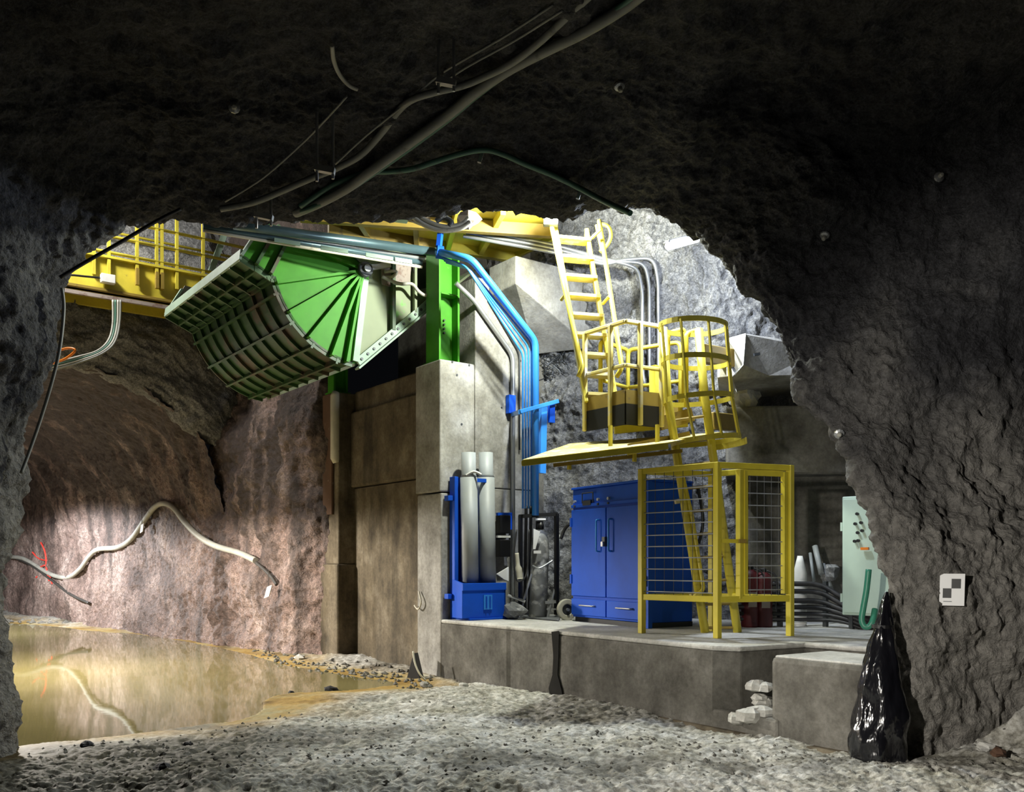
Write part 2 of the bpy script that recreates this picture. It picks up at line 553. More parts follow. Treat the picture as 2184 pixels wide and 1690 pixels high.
# --- the access drift round the camera: its mouth (the dark brow) as picked points, its walls and roof running back past the camera
brow = [(32, 1604, 7.6), (10, 1420, 7.6), (6, 1250, 7.55), (34, 1040, 7.5), (88, 840, 7.5), (116, 690, 7.5), (138, 596, 7.6),
        (188, 520, 7.8), (270, 470, 8.0), (360, 452, 8.2), (480, 470, 8.3), (600, 468, 8.4), (720, 456, 8.4), (900, 446, 8.4),
        (1060, 436, 8.4), (1190, 437, 8.4), (1300, 434, 8.5), (1400, 458, 8.5), (1500, 500, 8.5), (1576, 582, 8.3), (1626, 655, 8.2),
        (1668, 750, 8.0), (1695, 835, 7.8), (1782, 925, 7.6), (1846, 1055, 7.4), (1868, 1180, 7.2), (1888, 1300, 7.1), (1897, 1450, 7.15), (1905, 1626, 7.15)]
LEFT = [(-5.4, 7.0, 0), (-1.0, 1.0, 0), (0, 0, 0), (-0.12, -1.4, 0.0), (-0.4, -4.0, 0.1), (-0.7, -13, 0.2)]
TOP = [(0, 2.6, 3.6), (0, 0.7, 1.3), (0, 0, 0), (0, -1.2, 0.22), (0, -3.0, 0.42), (0, -13, 0.6)]
UPR = [(3.2, 1.2, 2.6), (0.9, 0.8, 0.6), (0, 0, 0), (0.75, -0.35, 0.50), (2.1, -0.9, 1.35), (6.5, -4.0, 2.2)]
RGT = [(3.2, 1.9, 0.4), (1.3, 0.9, 0.05), (0, 0, 0), (0.7, -0.10, 0.03), (1.7, 0.0, 0.1), (7.5, 0.6, 0.4)]
keys = [(0, LEFT), (5, LEFT), (8, TOP), (16, TOP), (20, UPR), (23, RGT), (28, RGT)]
rows = []
for i, (px, py, Y) in enumerate(brow):
    for (k0, o0), (k1, o1) in zip(keys, keys[1:]):
        if k0 <= i <= k1:
            u = (i - k0) / (k1 - k0)
            rows.append([at(px, py, Y) + Vector(a).lerp(Vector(b_), u) for a, b_ in zip(o0, o1)])
            break
fullc = np.array([[list(p) for p in r] for r in rows])
fullc = cr_axis(fullc, 29 * 22)
# rings: more samples near the mouth
fc = np.swapaxes(fullc, 0, 1)
ring_t = np.concatenate([np.linspace(0, 1, 14)[:-1], np.linspace(1, 3, 150)[:-1], np.linspace(3, 4, 90)[:-1], np.linspace(4, 5, 40)])
k = fc.shape[0]
ii = np.minimum(ring_t.astype(int), k - 2); uu = (ring_t - ii)[:, None, None]
g = lambda j: fc[np.clip(j, 0, k - 1)]
p0, p1, p2, p3 = g(ii - 1), g(ii), g(ii + 1), g(ii + 2)
fc = 0.5 * (2 * p1 + (p2 - p0) * uu + (2 * p0 - 5 * p1 + 4 * p2 - p3) * uu ** 2 + (3 * p1 - p0 - 3 * p2 + p3) * uu ** 3)
fullc = np.swapaxes(fc, 0, 1)
nT = fullc.shape[0]
cutA, cutB = int(nT * 6.5 / 28), int(nT * 18.5 / 28)
gi = np.gradient(fullc, axis=0); gj = np.gradient(fullc, axis=1)
nrm = np.cross(gi, gj); nrm /= (np.linalg.norm(nrm, axis=-1, keepdims=True) + 1e-9)
fullc = fullc + nrm * (0.12 * fbm(fullc, 1.1, 3) * 1.6 + 0.02 * fbm(fullc, 3.1, 3, ridged=True) + 0.042 * fbm(fullc, 8.0, 3, 0.62) * 1.5)[..., None]
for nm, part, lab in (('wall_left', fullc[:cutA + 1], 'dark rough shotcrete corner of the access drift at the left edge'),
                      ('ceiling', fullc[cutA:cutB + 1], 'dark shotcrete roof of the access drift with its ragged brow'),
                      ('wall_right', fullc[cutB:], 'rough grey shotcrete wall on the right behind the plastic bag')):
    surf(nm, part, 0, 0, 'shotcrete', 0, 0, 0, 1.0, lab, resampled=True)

# --- rock behind the recess with the landing and the cabinets
plan = [(-0.4, 13.6), (0.35, 13.35), (0.95, 13.2), (1.7, 12.9), (2.3, 12.5), (2.8, 12.15), (3.6, 12.1), (4.6, 12.0), (5.6, 11.3), (6.3, 9.6), (6.5, 8.0)]
rows = []
for (x, y) in plan:
    row = []
    for z in (0.3, 1.5, 2.7, 3.9, 5.1, 6.3, 7.5, 8.9):
        k2 = max(0.0, z - 4.6)
        bul = -0.18 * math.exp(-((z - 4.9) / 0.9) ** 2) * (1 if x > 1.5 else 0.3)
        row.append((x - 0.02 * k2, y + bul - 0.10 * k2, z))
    rows.append(row)
surf('wall_back', rows, 420, 330, 'rock_grey', 0.18, 0.07, 0.075, 1.3, 'pale lumpy rock wall lit by the tube lamp behind the landing', mask=lambda c: 0.45 + 0.55 * sm(c[..., 2], 2.6, 3.8))

# --- haul drift: side wall beyond the chute, tunnel, end wall over the tunnel mouth, high roof
def nr(s):
    return -0.46 + 0.118 * (s + 4.64)
ARCH = [(0.0, -0.2), (0.03, 0.9), (0.06, 1.8), (0.02, 2.7), (-0.16, 3.5), (-0.6, 4.3), (-1.4, 4.85), (-2.7, 5.1), (-4.0, 4.75), (-5.0, 4.0), (-5.6, 2.8), (-5.8, 1.4), (-5.8, -0.2)]
rows = [[P(s, nr(s) + a, z) for a, z in ARCH] for s in (-6.9, -8.5, -11, -14, -17, -20, -24, -30)]
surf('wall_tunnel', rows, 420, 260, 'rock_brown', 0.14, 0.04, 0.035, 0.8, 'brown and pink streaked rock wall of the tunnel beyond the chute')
rows = [[P(s, nr(s) + 0.03 + (0.25 if z > 4.4 else 0) + (0.5 * max(0, s + 4.2)), z) for z in (-0.2, 0.8, 1.8, 2.8, 3.8, 4.8, 6.2, 8.9)] for s in (-3.5, -4.2, -5.0, -5.9, -6.9, -7.2)]
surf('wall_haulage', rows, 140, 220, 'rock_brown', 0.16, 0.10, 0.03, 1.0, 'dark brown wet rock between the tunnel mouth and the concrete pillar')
OUT = [(1.5, -0.2), (1.6, 0.9), (1.6, 1.8), (1.6, 2.7), (1.6, 4.5), (1.4, 6.5), (-0.5, 8.9), (-2.7, 8.9), (-5.0, 8.9), (-7.5, 6.0), (-8.0, 3.0), (-8.0, 1.4), (-8.0, -0.2)]
rows = []
for (a, z), (b_, z2) in zip(ARCH, OUT):
    i0 = P(-6.9, nr(-6.9) + a + (0.4 if (z < 3.6 and a > -1) else 0.0), z); i1 = P(-6.9, nr(-6.9) + b_, z2)
    lip = i0 + U * -0.35 + (i0 - i1) * 0.02
    rows.append([lip, i0 + U * 0.0, i0.lerp(i1, 0.12) + U * 0.16, i0.lerp(i1, 0.3) + U * 0.12, i0.lerp(i1, 0.55), i1])
surf('wall_far', rows, 230, 170, 'rock_grey', 0.16, 0.10, 0.03, 1.2, 'grey lumpy rock face above the tunnel mouth behind the walkway')
rows = [[(x, y, 8.8 + 0.25 * math.sin(x)) for y in (8.5, 12, 16, 20, 24)] for x in (-16, -12, -8, -4, 0, 4, 8)]
surf('ceiling_high', rows, 60, 60, 'rock_grey', 0.2, 0.1, 0.0, 0.8, 'high rock roof of the loading chamber')

# --- floor: muddy ground with a puddle
pud_px = [(-60, 1322), (20, 1328), (120, 1336), (210, 1346), (300, 1353), (420, 1371), (520, 1392), (600, 1415), (700, 1432), (800, 1448), (850, 1458),
          (760, 1470), (660, 1476), (590, 1483), (560, 1496), (560, 1512), (520, 1532), (430, 1546), (330, 1560), (200, 1572), (60, 1586), (-80, 1590)]
_pp = [V(x, y, 0) for x, y in pud_px]
_pp = crv(_pp + [_pp[0]], 5)[:-1]
pud = np.array([[fl(v_.x, v_.y + 3 * mnoise.noise(v_ * 0.03)).x, fl(v_.x, v_.y + 3 * mnoise.noise(v_ * 0.03)).y] for v_ in _pp])
def sdist(q, poly):
    d = np.full(q.shape[:-1], 1e9); ins = np.zeros(q.shape[:-1], bool)
    n = len(poly)
    for i in range(n):
        a = poly[i]; b_ = poly[(i + 1) % n]
        e = b_ - a; wv = q - a
        tt = np.clip((wv @ e) / (e @ e), 0, 1)
        d = np.minimum(d, np.linalg.norm(wv - tt[..., None] * e, axis=-1))
        cond = (a[1] > q[..., 1]) != (b_[1] > q[..., 1])
        xx = (b_[0] - a[0]) * (q[..., 1] - a[1]) / (b_[1] - a[1] + 1e-12) + a[0]
        ins ^= cond & (q[..., 0] < xx)
    return np.where(ins, -d, d)
WATER = -0.015
pyv = np.concatenate([np.linspace(1285, 1420, 80)[:-1], np.linspace(1420, 1720, 330)[:-1], np.linspace(1720, 2400, 40)])
Yv = 1.6 * FPX / (pyv - HY)
rv = np.linspace(-0.85, 0.78, 640)
Yg, Rg = np.meshgrid(Yv, rv, indexing='ij')
Q = np.stack([Rg * Yg, Yg], -1)
sd = sdist(Q, pud)
p3d = np.stack([Q[..., 0], Q[..., 1], np.zeros_like(Yg)], -1)
clod = fbm(p3d, 6.5, 3, ridged=True) * 0.042 + fbm(p3d, 16.0, 2, ridged=True) * 0.014
roll = fbm(p3d, 0.55, 3) * 0.11 + fbm(p3d, 2.0, 2) * 0.03
outz = sm(sd, 0.0, 1.1)
near = 1.0 + 0.5 * sm(6.9 - Yg, 0, 1.0)
Z = np.where(sd > 0, 0.004 + outz * 0.05 + (roll + clod * near) * (0.16 + 0.84 * outz), 0) + np.where(sd <= 0, -0.06 * sm(-sd, 0.0, 0.5) + clod * 0.15 - 0.012, 0)
Z = Z - 0.02
Z = Z + 0.34 * np.exp(-(((Q[..., 0] - 4.25) / 0.55) ** 2 + ((Q[..., 1] - 7.05) / 0.4) ** 2)) * (1 + 1.5 * fbm(p3d, 3.0, 2))
# keep the ground low where the concrete stands
fc = np.stack([Q[..., 0], Q[..., 1], Z], -1)
ni, nj = Yg.shape
idx = np.arange(ni * nj).reshape(ni, nj)
f = np.stack([idx[:-1, :-1], idx[:-1, 1:], idx[1:, 1:], idx[1:, :-1]], -1).reshape(-1, 4)
f = f[:, ::-1]
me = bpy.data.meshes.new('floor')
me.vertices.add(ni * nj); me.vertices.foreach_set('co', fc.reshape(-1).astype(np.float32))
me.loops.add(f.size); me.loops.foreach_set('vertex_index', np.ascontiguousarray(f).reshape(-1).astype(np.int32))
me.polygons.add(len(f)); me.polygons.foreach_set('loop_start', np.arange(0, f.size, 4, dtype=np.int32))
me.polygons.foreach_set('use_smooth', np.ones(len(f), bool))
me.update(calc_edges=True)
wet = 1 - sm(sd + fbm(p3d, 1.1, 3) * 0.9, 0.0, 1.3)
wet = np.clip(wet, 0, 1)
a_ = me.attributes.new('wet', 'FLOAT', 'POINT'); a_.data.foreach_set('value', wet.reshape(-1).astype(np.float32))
muck_shade = sm(-(Q[..., 0] + 0.9 + 1.2 * fbm(p3d, 0.9, 3)), 0, 1.2) * sm(8.6 - Yg + 1.0 * fbm(p3d, 1.3, 3), 0, 0.9)  # shade on the near-left floor painted in; muck patches follow below
muck_shade = np.maximum(muck_shade, 0.75 * sm(fbm(p3d, 0.8, 4), 0.12, 0.4))
a_ = me.attributes.new('muck_shade', 'FLOAT', 'POINT'); a_.data.foreach_set('value', muck_shade.reshape(-1).astype(np.float32))
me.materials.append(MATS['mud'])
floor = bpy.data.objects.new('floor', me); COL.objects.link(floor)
WORLD[floor] = Vector((0, 0, 0))
floor['kind'] = 'structure'; floor['label'] = 'rutted grey mud floor with stones and wet yellow patches'
def ground_z(x, y):
    i = int(np.clip(np.searchsorted(-Yv, -y), 1, ni - 1)); j = int(np.clip(np.searchsorted(rv, x / y), 1, nj - 1))
    return float(Z[i, j])
if np.mean([p.normal.z for p in list(me.polygons)[:2000]]) < 0:
    me.flip_normals()

mb = MB()
mb.add([(x, y, WATER) for x, y in pud], [tuple(range(len(pud)))])
tag(mb.build('puddle', 'muddy_water'), 'still yellow-brown puddle mirroring the tunnel wall', 'puddle', kind='stuff')

# ------------------------------------------------------------------ concrete
LZ = 0.82
def rough_slab(name, pts, z0, z1, mat, label, cat, bevel=0.03, parent=None):
    mb = MB(); mb.prism([Vector((p.x, p.y, z0)) for p in pts], (0, 0, z1 - z0))
    o = mb.build(name, mat, parent, bevel=bevel)
    if parent is None: tag(o, label, cat)
    return o

# ledge
led = thing('concrete_ledge', 'long low concrete ledge carrying the blue cabinet and the yellow cage', 'ledge', P(2.5, 0.5, 0))
poly = [P(0.0, 0.0, 0), P(1.5, 0.0, 0), P(1.56, 0.02, 0), P(4.75, 0.0, 0), P(4.98, 0.12, 0), P(5.10, 0.95, 0), V(3.45, 8.0, 0), V(5.1, 8.7, 0), V(5.7, 11.6, 0), V(2.4, 12.9, 0), P(-0.2, 2.2, 0)]
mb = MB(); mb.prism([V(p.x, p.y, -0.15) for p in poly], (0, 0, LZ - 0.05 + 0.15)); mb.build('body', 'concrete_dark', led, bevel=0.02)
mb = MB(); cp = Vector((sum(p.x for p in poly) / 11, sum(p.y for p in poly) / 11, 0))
mb.prism([V(p.x, p.y, LZ - 0.05) for p in poly], (0, 0, 0.05)); mb.build('lit_top', 'concrete_top', led, bevel=0.02)  # paler top paints in the lamp light falling on the ledge
# dark damp run down the ledge face
q0 = pN(1183, 1345, -0.004)
mb = MB()
pts = [(1176, 1348), (1192, 1346), (1191, 1400), (1189, 1440), (1197, 1470), (1200, 1489), (1172, 1484), (1170, 1468), (1178, 1440), (1180, 1400)]
mb.prism([pN(x, y, -0.004) for x, y in pts], N * 0.004)
mb.build('damp_stain', 'damp', led, label='dark wet run down the ledge face')
# step block and broken step
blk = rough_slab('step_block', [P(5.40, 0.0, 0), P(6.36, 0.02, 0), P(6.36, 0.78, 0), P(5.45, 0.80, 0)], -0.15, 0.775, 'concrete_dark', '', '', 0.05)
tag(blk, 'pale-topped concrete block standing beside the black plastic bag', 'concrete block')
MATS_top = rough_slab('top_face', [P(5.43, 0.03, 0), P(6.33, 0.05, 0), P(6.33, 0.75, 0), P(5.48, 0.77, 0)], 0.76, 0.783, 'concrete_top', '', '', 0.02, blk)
def stone(name, c, r, mat, seed, label=None, cat='stone', flat=0.7, parent=None, n=8):
    rnd = random.Random(seed)
    mb = MB(); vs = []; fs = []
    m_ = 6
    off = Vector((rnd.random() * 50, rnd.random() * 50, rnd.random() * 50))
    for i in range(1, m_):
        th = math.pi * i / m_
        for j in range(n):
            ph = 2 * math.pi * j / n
            d = Vector((math.sin(th) * math.cos(ph), math.sin(th) * math.sin(ph), math.cos(th)))
            k_ = 1 + 0.55 * mnoise.noise(d * 1.3 + off)
            vs.append(Vector(c) + Vector((d.x, d.y, d.z * flat)) * r * k_)
    top = len(vs); vs.append(Vector(c) + Vector((0, 0, r * flat))); vs.append(Vector(c) - Vector((0, 0, r * flat)))
    for i in range(m_ - 2):
        for j in range(n):
            j2 = (j + 1) % n
            fs.append((i * n + j, (i + 1) * n + j, (i + 1) * n + j2, i * n + j2))
    for j in range(n):
        fs.append((top, j, (j + 1) % n)); fs.append((top + 1, (m_ - 2) * n + (j + 1) % n, (m_ - 2) * n + j))
    mb.add(vs, fs)
    o = mb.build(name, mat, parent)
    if label: tag(o, label, cat)
    return o
rub = thing('broken_step', 'crumbling pale concrete step between the ledge and the block', 'step', P(5.2, 0.15, 0))
for k_, (px, py, Y, r) in enumerate([(1602, 1527, 8.0, 0.13), (1572, 1533, 8.1, 0.09), (1625, 1520, 8.0, 0.12), (1620, 1490, 8.1, 0.08), (1615, 1463, 8.15, 0.10), (1632, 1466, 8.1, 0.09), (1628, 1500, 8.1, 0.09)]):
    stone('lump', at(px, py, Y), r, 'concrete_top', 40 + k_, flat=0.55, parent=rub)
mb = MB(); mb.prism([P(4.7, 0.0, -0.1), P(5.5, -0.02, -0.1), P(5.5, 0.9, -0.1), P(4.9, 0.9, -0.1)], (0, 0, 0.33)); mb.build('footing', 'concrete_dark', rub, bevel=0.03)
# footing strip along the ledge
mb = MB(); mb.prism([P(3.9, -0.05, -0.1), P(6.6, -0.10, -0.1), P(6.6, 0.1, -0.1), P(3.9, 0.1, -0.1)], (0, 0, 0.16))
tag(mb.build('kerb', 'concrete_brown', bevel=0.03), 'low brown concrete kerb along the foot of the ledge', 'kerb')

# right pillar and wall above it
PT = 4.38
pil = thing('concrete_pillar', 'tall pale concrete pillar under the bright green post', 'pillar', P(-0.3, 0.5, 0))
mb = MB(); mb.prism([P(-0.63, 0.0, -0.15), P(0.0, 0.0, -0.15), P(0.0, 0.56, -0.15), P(-0.63, 0.56, -0.15)], (0, 0, 2.55 + 0.15)); mb.build('lower_lift', 'concrete', pil, bevel=0.02)
mb = MB(); mb.prism([P(-0.655, -0.015, 2.57), P(0.0, -0.015, 2.57), P(0.0, 0.56, 2.57), P(-0.655, 0.56, 2.57)], (0, 0, PT - 2.57)); mb.build('upper_lift', 'concrete', pil, bevel=0.02)
mb = MB(); mb.prism([P(-0.63, 0.57, -0.15), P(0.0, 0.57, -0.15), P(0.0, 1.55, -0.15), P(-0.63, 1.55, -0.15)], (0, 0, 2.8)); mb.build('side_panel', 'concrete', pil, bevel=0.012)
mb = MB(); mb.prism([P(-0.63, 0.565, 2.66), P(0.004, 0.565, 2.66), P(0.004, 1.55, 2.66), P(-0.63, 1.55, 2.66)], (0, 0, 2.95)); mb.build('upper_wall', 'concrete', pil, bevel=0.012)
for (px, py) in ((965, 772), (1001, 779), (1045, 1000), (1110, 770), (1070, 870), (985, 905), (975, 800)):
    q = pS(px, py, 0.006); mb = MB(); mb.cyl(q, q - U * 0.01, 0.016, 8); mb.build('tie_hole', 'dark_steel', pil)

# haunch block above the blue pipes
hb = thing('concrete_haunch', 'overhanging concrete block with a sloping dark soffit above the blue pipes', 'concrete block', P(0.4, 1.2, 4.7))
c0 = pN(1100, 545, 0.8); c1 = pN(1100, 606, 0.8)
n0 = 0.8; s1 = (c0 - A0).dot(U)
zt, zb = c0.z, c1.z
f0 = [P(0.01, n0, zt), P(s1, n0, zt), P(s1, n0, zb), P(0.01, n0, zb - 0.02)]
zb2 = 4.72
f1 = [P(0.01, 2.75, zt), P(s1, 2.75, zt), P(s1, 2.2, zb2), P(0.01, 1.62, zb2 - 0.06)]
mb = MB(); mb.add(f0 + f1, [(0, 1, 2, 3), (7, 6, 5, 4), (0, 4, 5, 1), (1, 5, 6, 2), (2, 6, 7, 3), (3, 7, 4, 0)])
mb.build('block', 'concrete', hb, bevel=0.015)

# left pillar
pl = thing('concrete_pillar', 'narrow rust-stained concrete pillar at the far side of the chute', 'pillar', P(-3.5, 0.2, 0))
mb = MB(); mb.prism([P(-3.82, -0.02, -0.15), P(-3.16, -0.02, -0.15), P(-3.16, 0.6, -0.15), P(-3.82, 0.6, -0.15)], (0, 0, 1.72)); mb.build('lower_lift', 'concrete_brown', pl, bevel=0.03)
mb = MB(); mb.prism([P(-3.80, 0.02, 1.57), P(-3.20, 0.02, 1.57), P(-3.20, 0.6, 1.57), P(-3.80, 0.6, 1.57)], (0, 0, 4.42 - 1.57)); mb.build('upper_lift', 'concrete_brown', pl, bevel=0.02)
mb = MB(); mb.bar(P(-3.52, -0.01, 2.4), P(-3.52, -0.01, 4.42), 0.34, 0.04, up=N); mb.build('rusty_plate', 'rust', pl, bevel=0.006)
mb = MB(); mb.tube([P(-3.24, 0.0, 3.25), P(-3.24, -0.02, 3.32), P(-3.24, -0.02, 4.36), P(-3.24, 0.0, 4.42)], [0.05, 0.075, 0.075, 0.06], 12); mb.build('pale_sleeve', 'cream', pl, smooth=True)

# recessed wall between the pillars
rw = thing('recess_wall', 'brown streaked concrete wall set back between the two pillars', 'concrete wall', P(-1.9, 0.5, 0))
mb = MB(); mb.prism([P(-3.2, 0.32, -0.15), P(-0.6, 0.32, -0.15), P(-0.6, 0.9, -0.15), P(-3.2, 0.9, -0.15)], (0, 0, 2.98)); mb.build('lower_lift', 'concrete_brown', rw)
mb = MB(); mb.prism([P(-3.2, 0.24, 2.85), P(-0.6, 0.24, 2.85), P(-0.6, 0.9, 2.85), P(-3.2, 0.9, 2.85)], (0, 0, 1.25)); mb.build('upper_lift', 'concrete_brown', rw, bevel=0.03)
mb = MB(); mb.prism([P(-3.2, 0.32, 4.1), P(-0.6, 0.32, 4.1), P(-0.6, 0.95, 4.1), P(-3.2, 0.95, 4.1)], (0, 0, 0.35)); mb.build('lintel', 'concrete_brown', rw, bevel=0.03)
mb = MB(); mb.prism([P(-3.9, 1.55, -0.1), P(0.0, 1.55, -0.1), P(0.0, 1.8, -0.1), P(-3.9, 1.8, -0.1)], (0, 0, 7.0)); mb.build('rear_wall', 'concrete_dark', rw)
# curb stone shard and bent strip at the pillar foot
mb = MB(); mb.prism([at(868, 1446, 12.2), at(895, 1450, 12.1), at(882, 1394, 12.15)], V(0.05, 0.1, 0)); tag(mb.build('steel_shard', 'black_rubber'), 'small black triangular plate leaning on the foot of the pillar', 'plate')
mb = MB(); mb.tube(crv([at(881, 1390, 12.0), at(885, 1415, 11.95), at(895, 1438, 11.9), at(908, 1452, 11.9)], 5), 0.014, 6); tag(mb.build('bent_strip', 'cream', smooth=True), 'thin pale bent strip leaning on the pillar foot', 'strip')
mb = MB(); mb.tube(crv([pN(893, 1262, -0.03), pN(898, 1285, -0.05), pN(892, 1300, -0.05), pN(884, 1292, -0.04)], 5), 0.012, 6); tag(mb.build('wall_hook', 'cream', smooth=True), 'small pale hook fixed low on the pillar front', 'hook')

# right corbel and the dark wall beneath it
cb = thing('concrete_corbel', 'pale angular concrete corbel to the right of the ladder cage', 'corbel', at(1615, 808, 11.0))
front = [at(1590, 711, 10.6), at(1650, 720, 10.75), at(1760, 745, 10.9), at(1800, 800, 10.9), at(1640, 804, 10.75), at(1560, 805, 10.6), at(1583, 778, 10.55)]  # right end widened out of view to shade the wall beneath
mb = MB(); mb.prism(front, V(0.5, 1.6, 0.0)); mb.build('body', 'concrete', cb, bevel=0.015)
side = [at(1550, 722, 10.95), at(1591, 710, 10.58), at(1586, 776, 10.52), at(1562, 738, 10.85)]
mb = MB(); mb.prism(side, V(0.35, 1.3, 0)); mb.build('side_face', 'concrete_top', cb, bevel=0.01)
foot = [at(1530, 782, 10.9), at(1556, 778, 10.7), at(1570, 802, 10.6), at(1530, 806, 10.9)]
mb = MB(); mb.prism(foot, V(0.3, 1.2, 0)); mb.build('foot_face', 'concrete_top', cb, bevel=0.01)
q = at(1608, 757, 10.58); mb = MB(); mb.bar(q, q + V(0.07, 0.02, 0.015), 0.03, 0.03); mb.build('slot', 'dark_steel', cb)
mb = MB(); mb.prism([V(2.75, 11.45, 2.72), V(3.2, 11.35, 2.72), V(4.75, 11.3, 2.72), V(4.9, 11.9, 2.72), V(2.9, 12.1, 2.72)], (0, 0, 0.88))
tag(mb.build('concrete_beam', 'concrete_dark', bevel=0.03), 'dark concrete beam under the pale corbel', 'beam')
mb = MB(); mb.prism([V(3.05, 11.75, LZ), V(4.9, 11.5, LZ), V(5.0, 12.1, LZ), V(3.1, 12.2, LZ)], (0, 0, 1.92))
tag(mb.build('concrete_panel_wall', 'concrete_dark', bevel=0.02), 'dark concrete wall behind the cage gate and the pipe rail', 'concrete wall')
stone('pale_boulder', at(1585, 845, 11.6), 0.2, 'concrete_top', 77, 'pale rounded lump of rock sitting on the dark concrete beam', 'rock', flat=0.9, n=12)

# ------------------------------------------------------------------ ore chute and its radial gate
SN, SF = -0.68, -3.95          # near and far side of the gate along the wall
pvn, pvz = onS(770, 580, SN)
ln, lz = onS(584, 592, SN)     # where the drum skin starts
bn, bz = onS(752, 776, SN)     # bottom of the sector
un, uz = onS(622, 512, SN)
R = 0.5 * (math.hypot(ln - pvn, lz - pvz) + math.hypot(bn - pvn, bz - pvz))
aL = math.atan2(lz - pvz, ln - pvn) % (2 * math.pi)
aB = math.atan2(bz - pvz, bn - pvn) % (2 * math.pi)
aU = math.atan2(uz - pvz, un - pvn) % (2 * math.pi)
def GP(s, r, a):
    return P(s, pvn + r * math.cos(a), pvz + r * math.sin(a))
gate = thing('chute_gate', 'big bright green radial chute gate with a ribbed drum front', 'chute gate', P((SN + SF) / 2, bn, bz))
NA = 14
arc = [aL + (aB - aL) * i / NA for i in range(NA + 1)]
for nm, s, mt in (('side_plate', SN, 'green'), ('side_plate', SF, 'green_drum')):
    mb = MB()
    pts = [P(s, pvn + 0.12, pvz - 0.05), P(s, pvn + 0.10, pvz + 0.38), P(s, un, uz)] + [GP(s, R, a) for a in arc] + [P(s, bn + 0.06, bz + 0.02)]
    mb.prism(pts, U * -0.03)
    mb.build(nm, mt, gate)
# radial ribs on the near plate (each a flat bar standing off the plate)
ends = [(620, 514), (586, 606), (613, 668), (655, 722), (704, 760), (735, 774)]
for (px, py) in ends:
    n_, z_ = onS(px, py, SN)
    a = P(SN + 0.03, pvn, pvz); b_ = P(SN + 0.03, n_, z_)
    mb = MB(); mb.bar(a.lerp(b_, 0.07), b_, 0.035, 0.12, up=U); mb.build('rib', 'green', gate)
mb = MB(); mb.bar(P(SN + 0.02, pvn + 0.05, pvz - 0.1), P(SN + 0.02, bn + 0.03, bz + 0.03), 0.09, 0.05, up=U); mb.build('edge_bar', 'green_pale', gate)
# drum skin
mb = MB(); vs = []; fs = []
for a in arc:
    vs += [GP(SN, R, a), GP(SF, R, a), GP(SN, R - 0.03, a), GP(SF, R - 0.03, a)]
for i in range(NA):
    o = 4 * i
    fs += [(o, o + 1, o + 5, o + 4), (o + 2, o + 6, o + 7, o + 3), (o, o + 4, o + 6, o + 2), (o + 1, o + 3, o + 7, o + 5)]
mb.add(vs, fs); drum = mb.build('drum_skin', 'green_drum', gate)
# drum ribs: lines along the drum and hoops round it
for u in (0.0, 0.13, 0.38, 0.62, 0.86):
    a = aL + (aB - aL) * u
    mb = MB(); mb.bar(GP(SN, R + 0.03, a), GP(SF, R + 0.03, a), 0.03, 0.09 if u else 0.12, up=GP(0, 1, a) - GP(0, 0, a)); mb.build('stiffener', 'green_drum', gate)
NH = 9
for i in range(NH + 1):
    s = SN - 0.02 + (SF - SN + 0.04) * i / NH
    mb = MB(); mb.ring(P(s, pvn, pvz), N, ZV, R - 0.005, R + 0.045, 0.025, math.degrees(aL), math.degrees(aB), 12); mb.build('hoop_rib', 'green_drum', gate)
# lip tray in front of the drum
lp_n, lp_z = onS(514, 546, SN)
tp_n, tp_z = onS(546, 498, SN)
lip = [(ln, lz), (lp_n, lp_z)]
mb = MB(); mb.prism([P(SN, ln, lz), P(SF, ln, lz), P(SF, lp_n, lp_z), P(SN, lp_n, lp_z)], V(0, 0, 0.03)); tray = mb.build('lip_plate', 'green_drum', gate)
mb = MB(); mb.bar(P(SN, lp_n, lp_z + 0.02), P(SF, lp_n, lp_z + 0.02), 0.03, 0.13, up=(0.3, -0.2, 0.9)); mb.build('lip_edge', 'green_pale', gate)
mb = MB(); mb.bar(P(SN, lp_n, lp_z), P(SN, tp_n + 0.1, tp_z + 0.17), 0.035, 0.08, up=U); mb.build('lip_edge', 'green_pale', gate)
mb = MB(); mb.bar(P(SF, lp_n, lp_z), P(SF, tp_n + 0.05, tp_z + 0.1), 0.035, 0.08, up=U); mb.build('lip_edge', 'green_pale', gate)
for fr in (0.45, 0.95):
    n_ = lp_n + (ln - lp_n) * fr; z_ = lp_z + (lz - lp_z) * fr - 0.03
    mb = MB(); mb.bar(P(SN, n_, z_), P(SF, n_, z_), 0.03, 0.09, up=(0, 0, 1)); mb.build('stiffener', 'green_drum', gate)
for i in range(NH + 1):
    s = SN - 0.02 + (SF - SN + 0.04) * i / NH
    mb = MB(); mb.bar(P(s, lp_n, lp_z - 0.03), P(s, ln, lz - 0.03), 0.025, 0.08, up=ZV); mb.build('tray_rib', 'green_drum', gate)
# lip side walls
for s, mt in ((SN, 'green'), (SF, 'rust_plate')):
    mb = MB(); mb.prism([P(s, lp_n, lp_z), P(s, tp_n + 0.1, tp_z + 0.17), P(s, un + 0.1, uz + 0.12), P(s, un, uz), P(s, ln, lz)], U * -0.03); mb.build('lip_side', mt, gate)
for fr in (0.42, 0.86):
    a = Vector(P(SN + 0.03, lp_n, lp_z)).lerp(P(SN + 0.03, ln, lz), fr); b_ = Vector(P(SN + 0.03, tp_n + 0.1, tp_z + 0.17)).lerp(P(SN + 0.03, un + 0.05, uz + 0.1), fr)
    mb = MB(); mb.bar(a, b_, 0.04, 0.10, up=U); mb.build('side_stiffener', 'green_drum', gate)
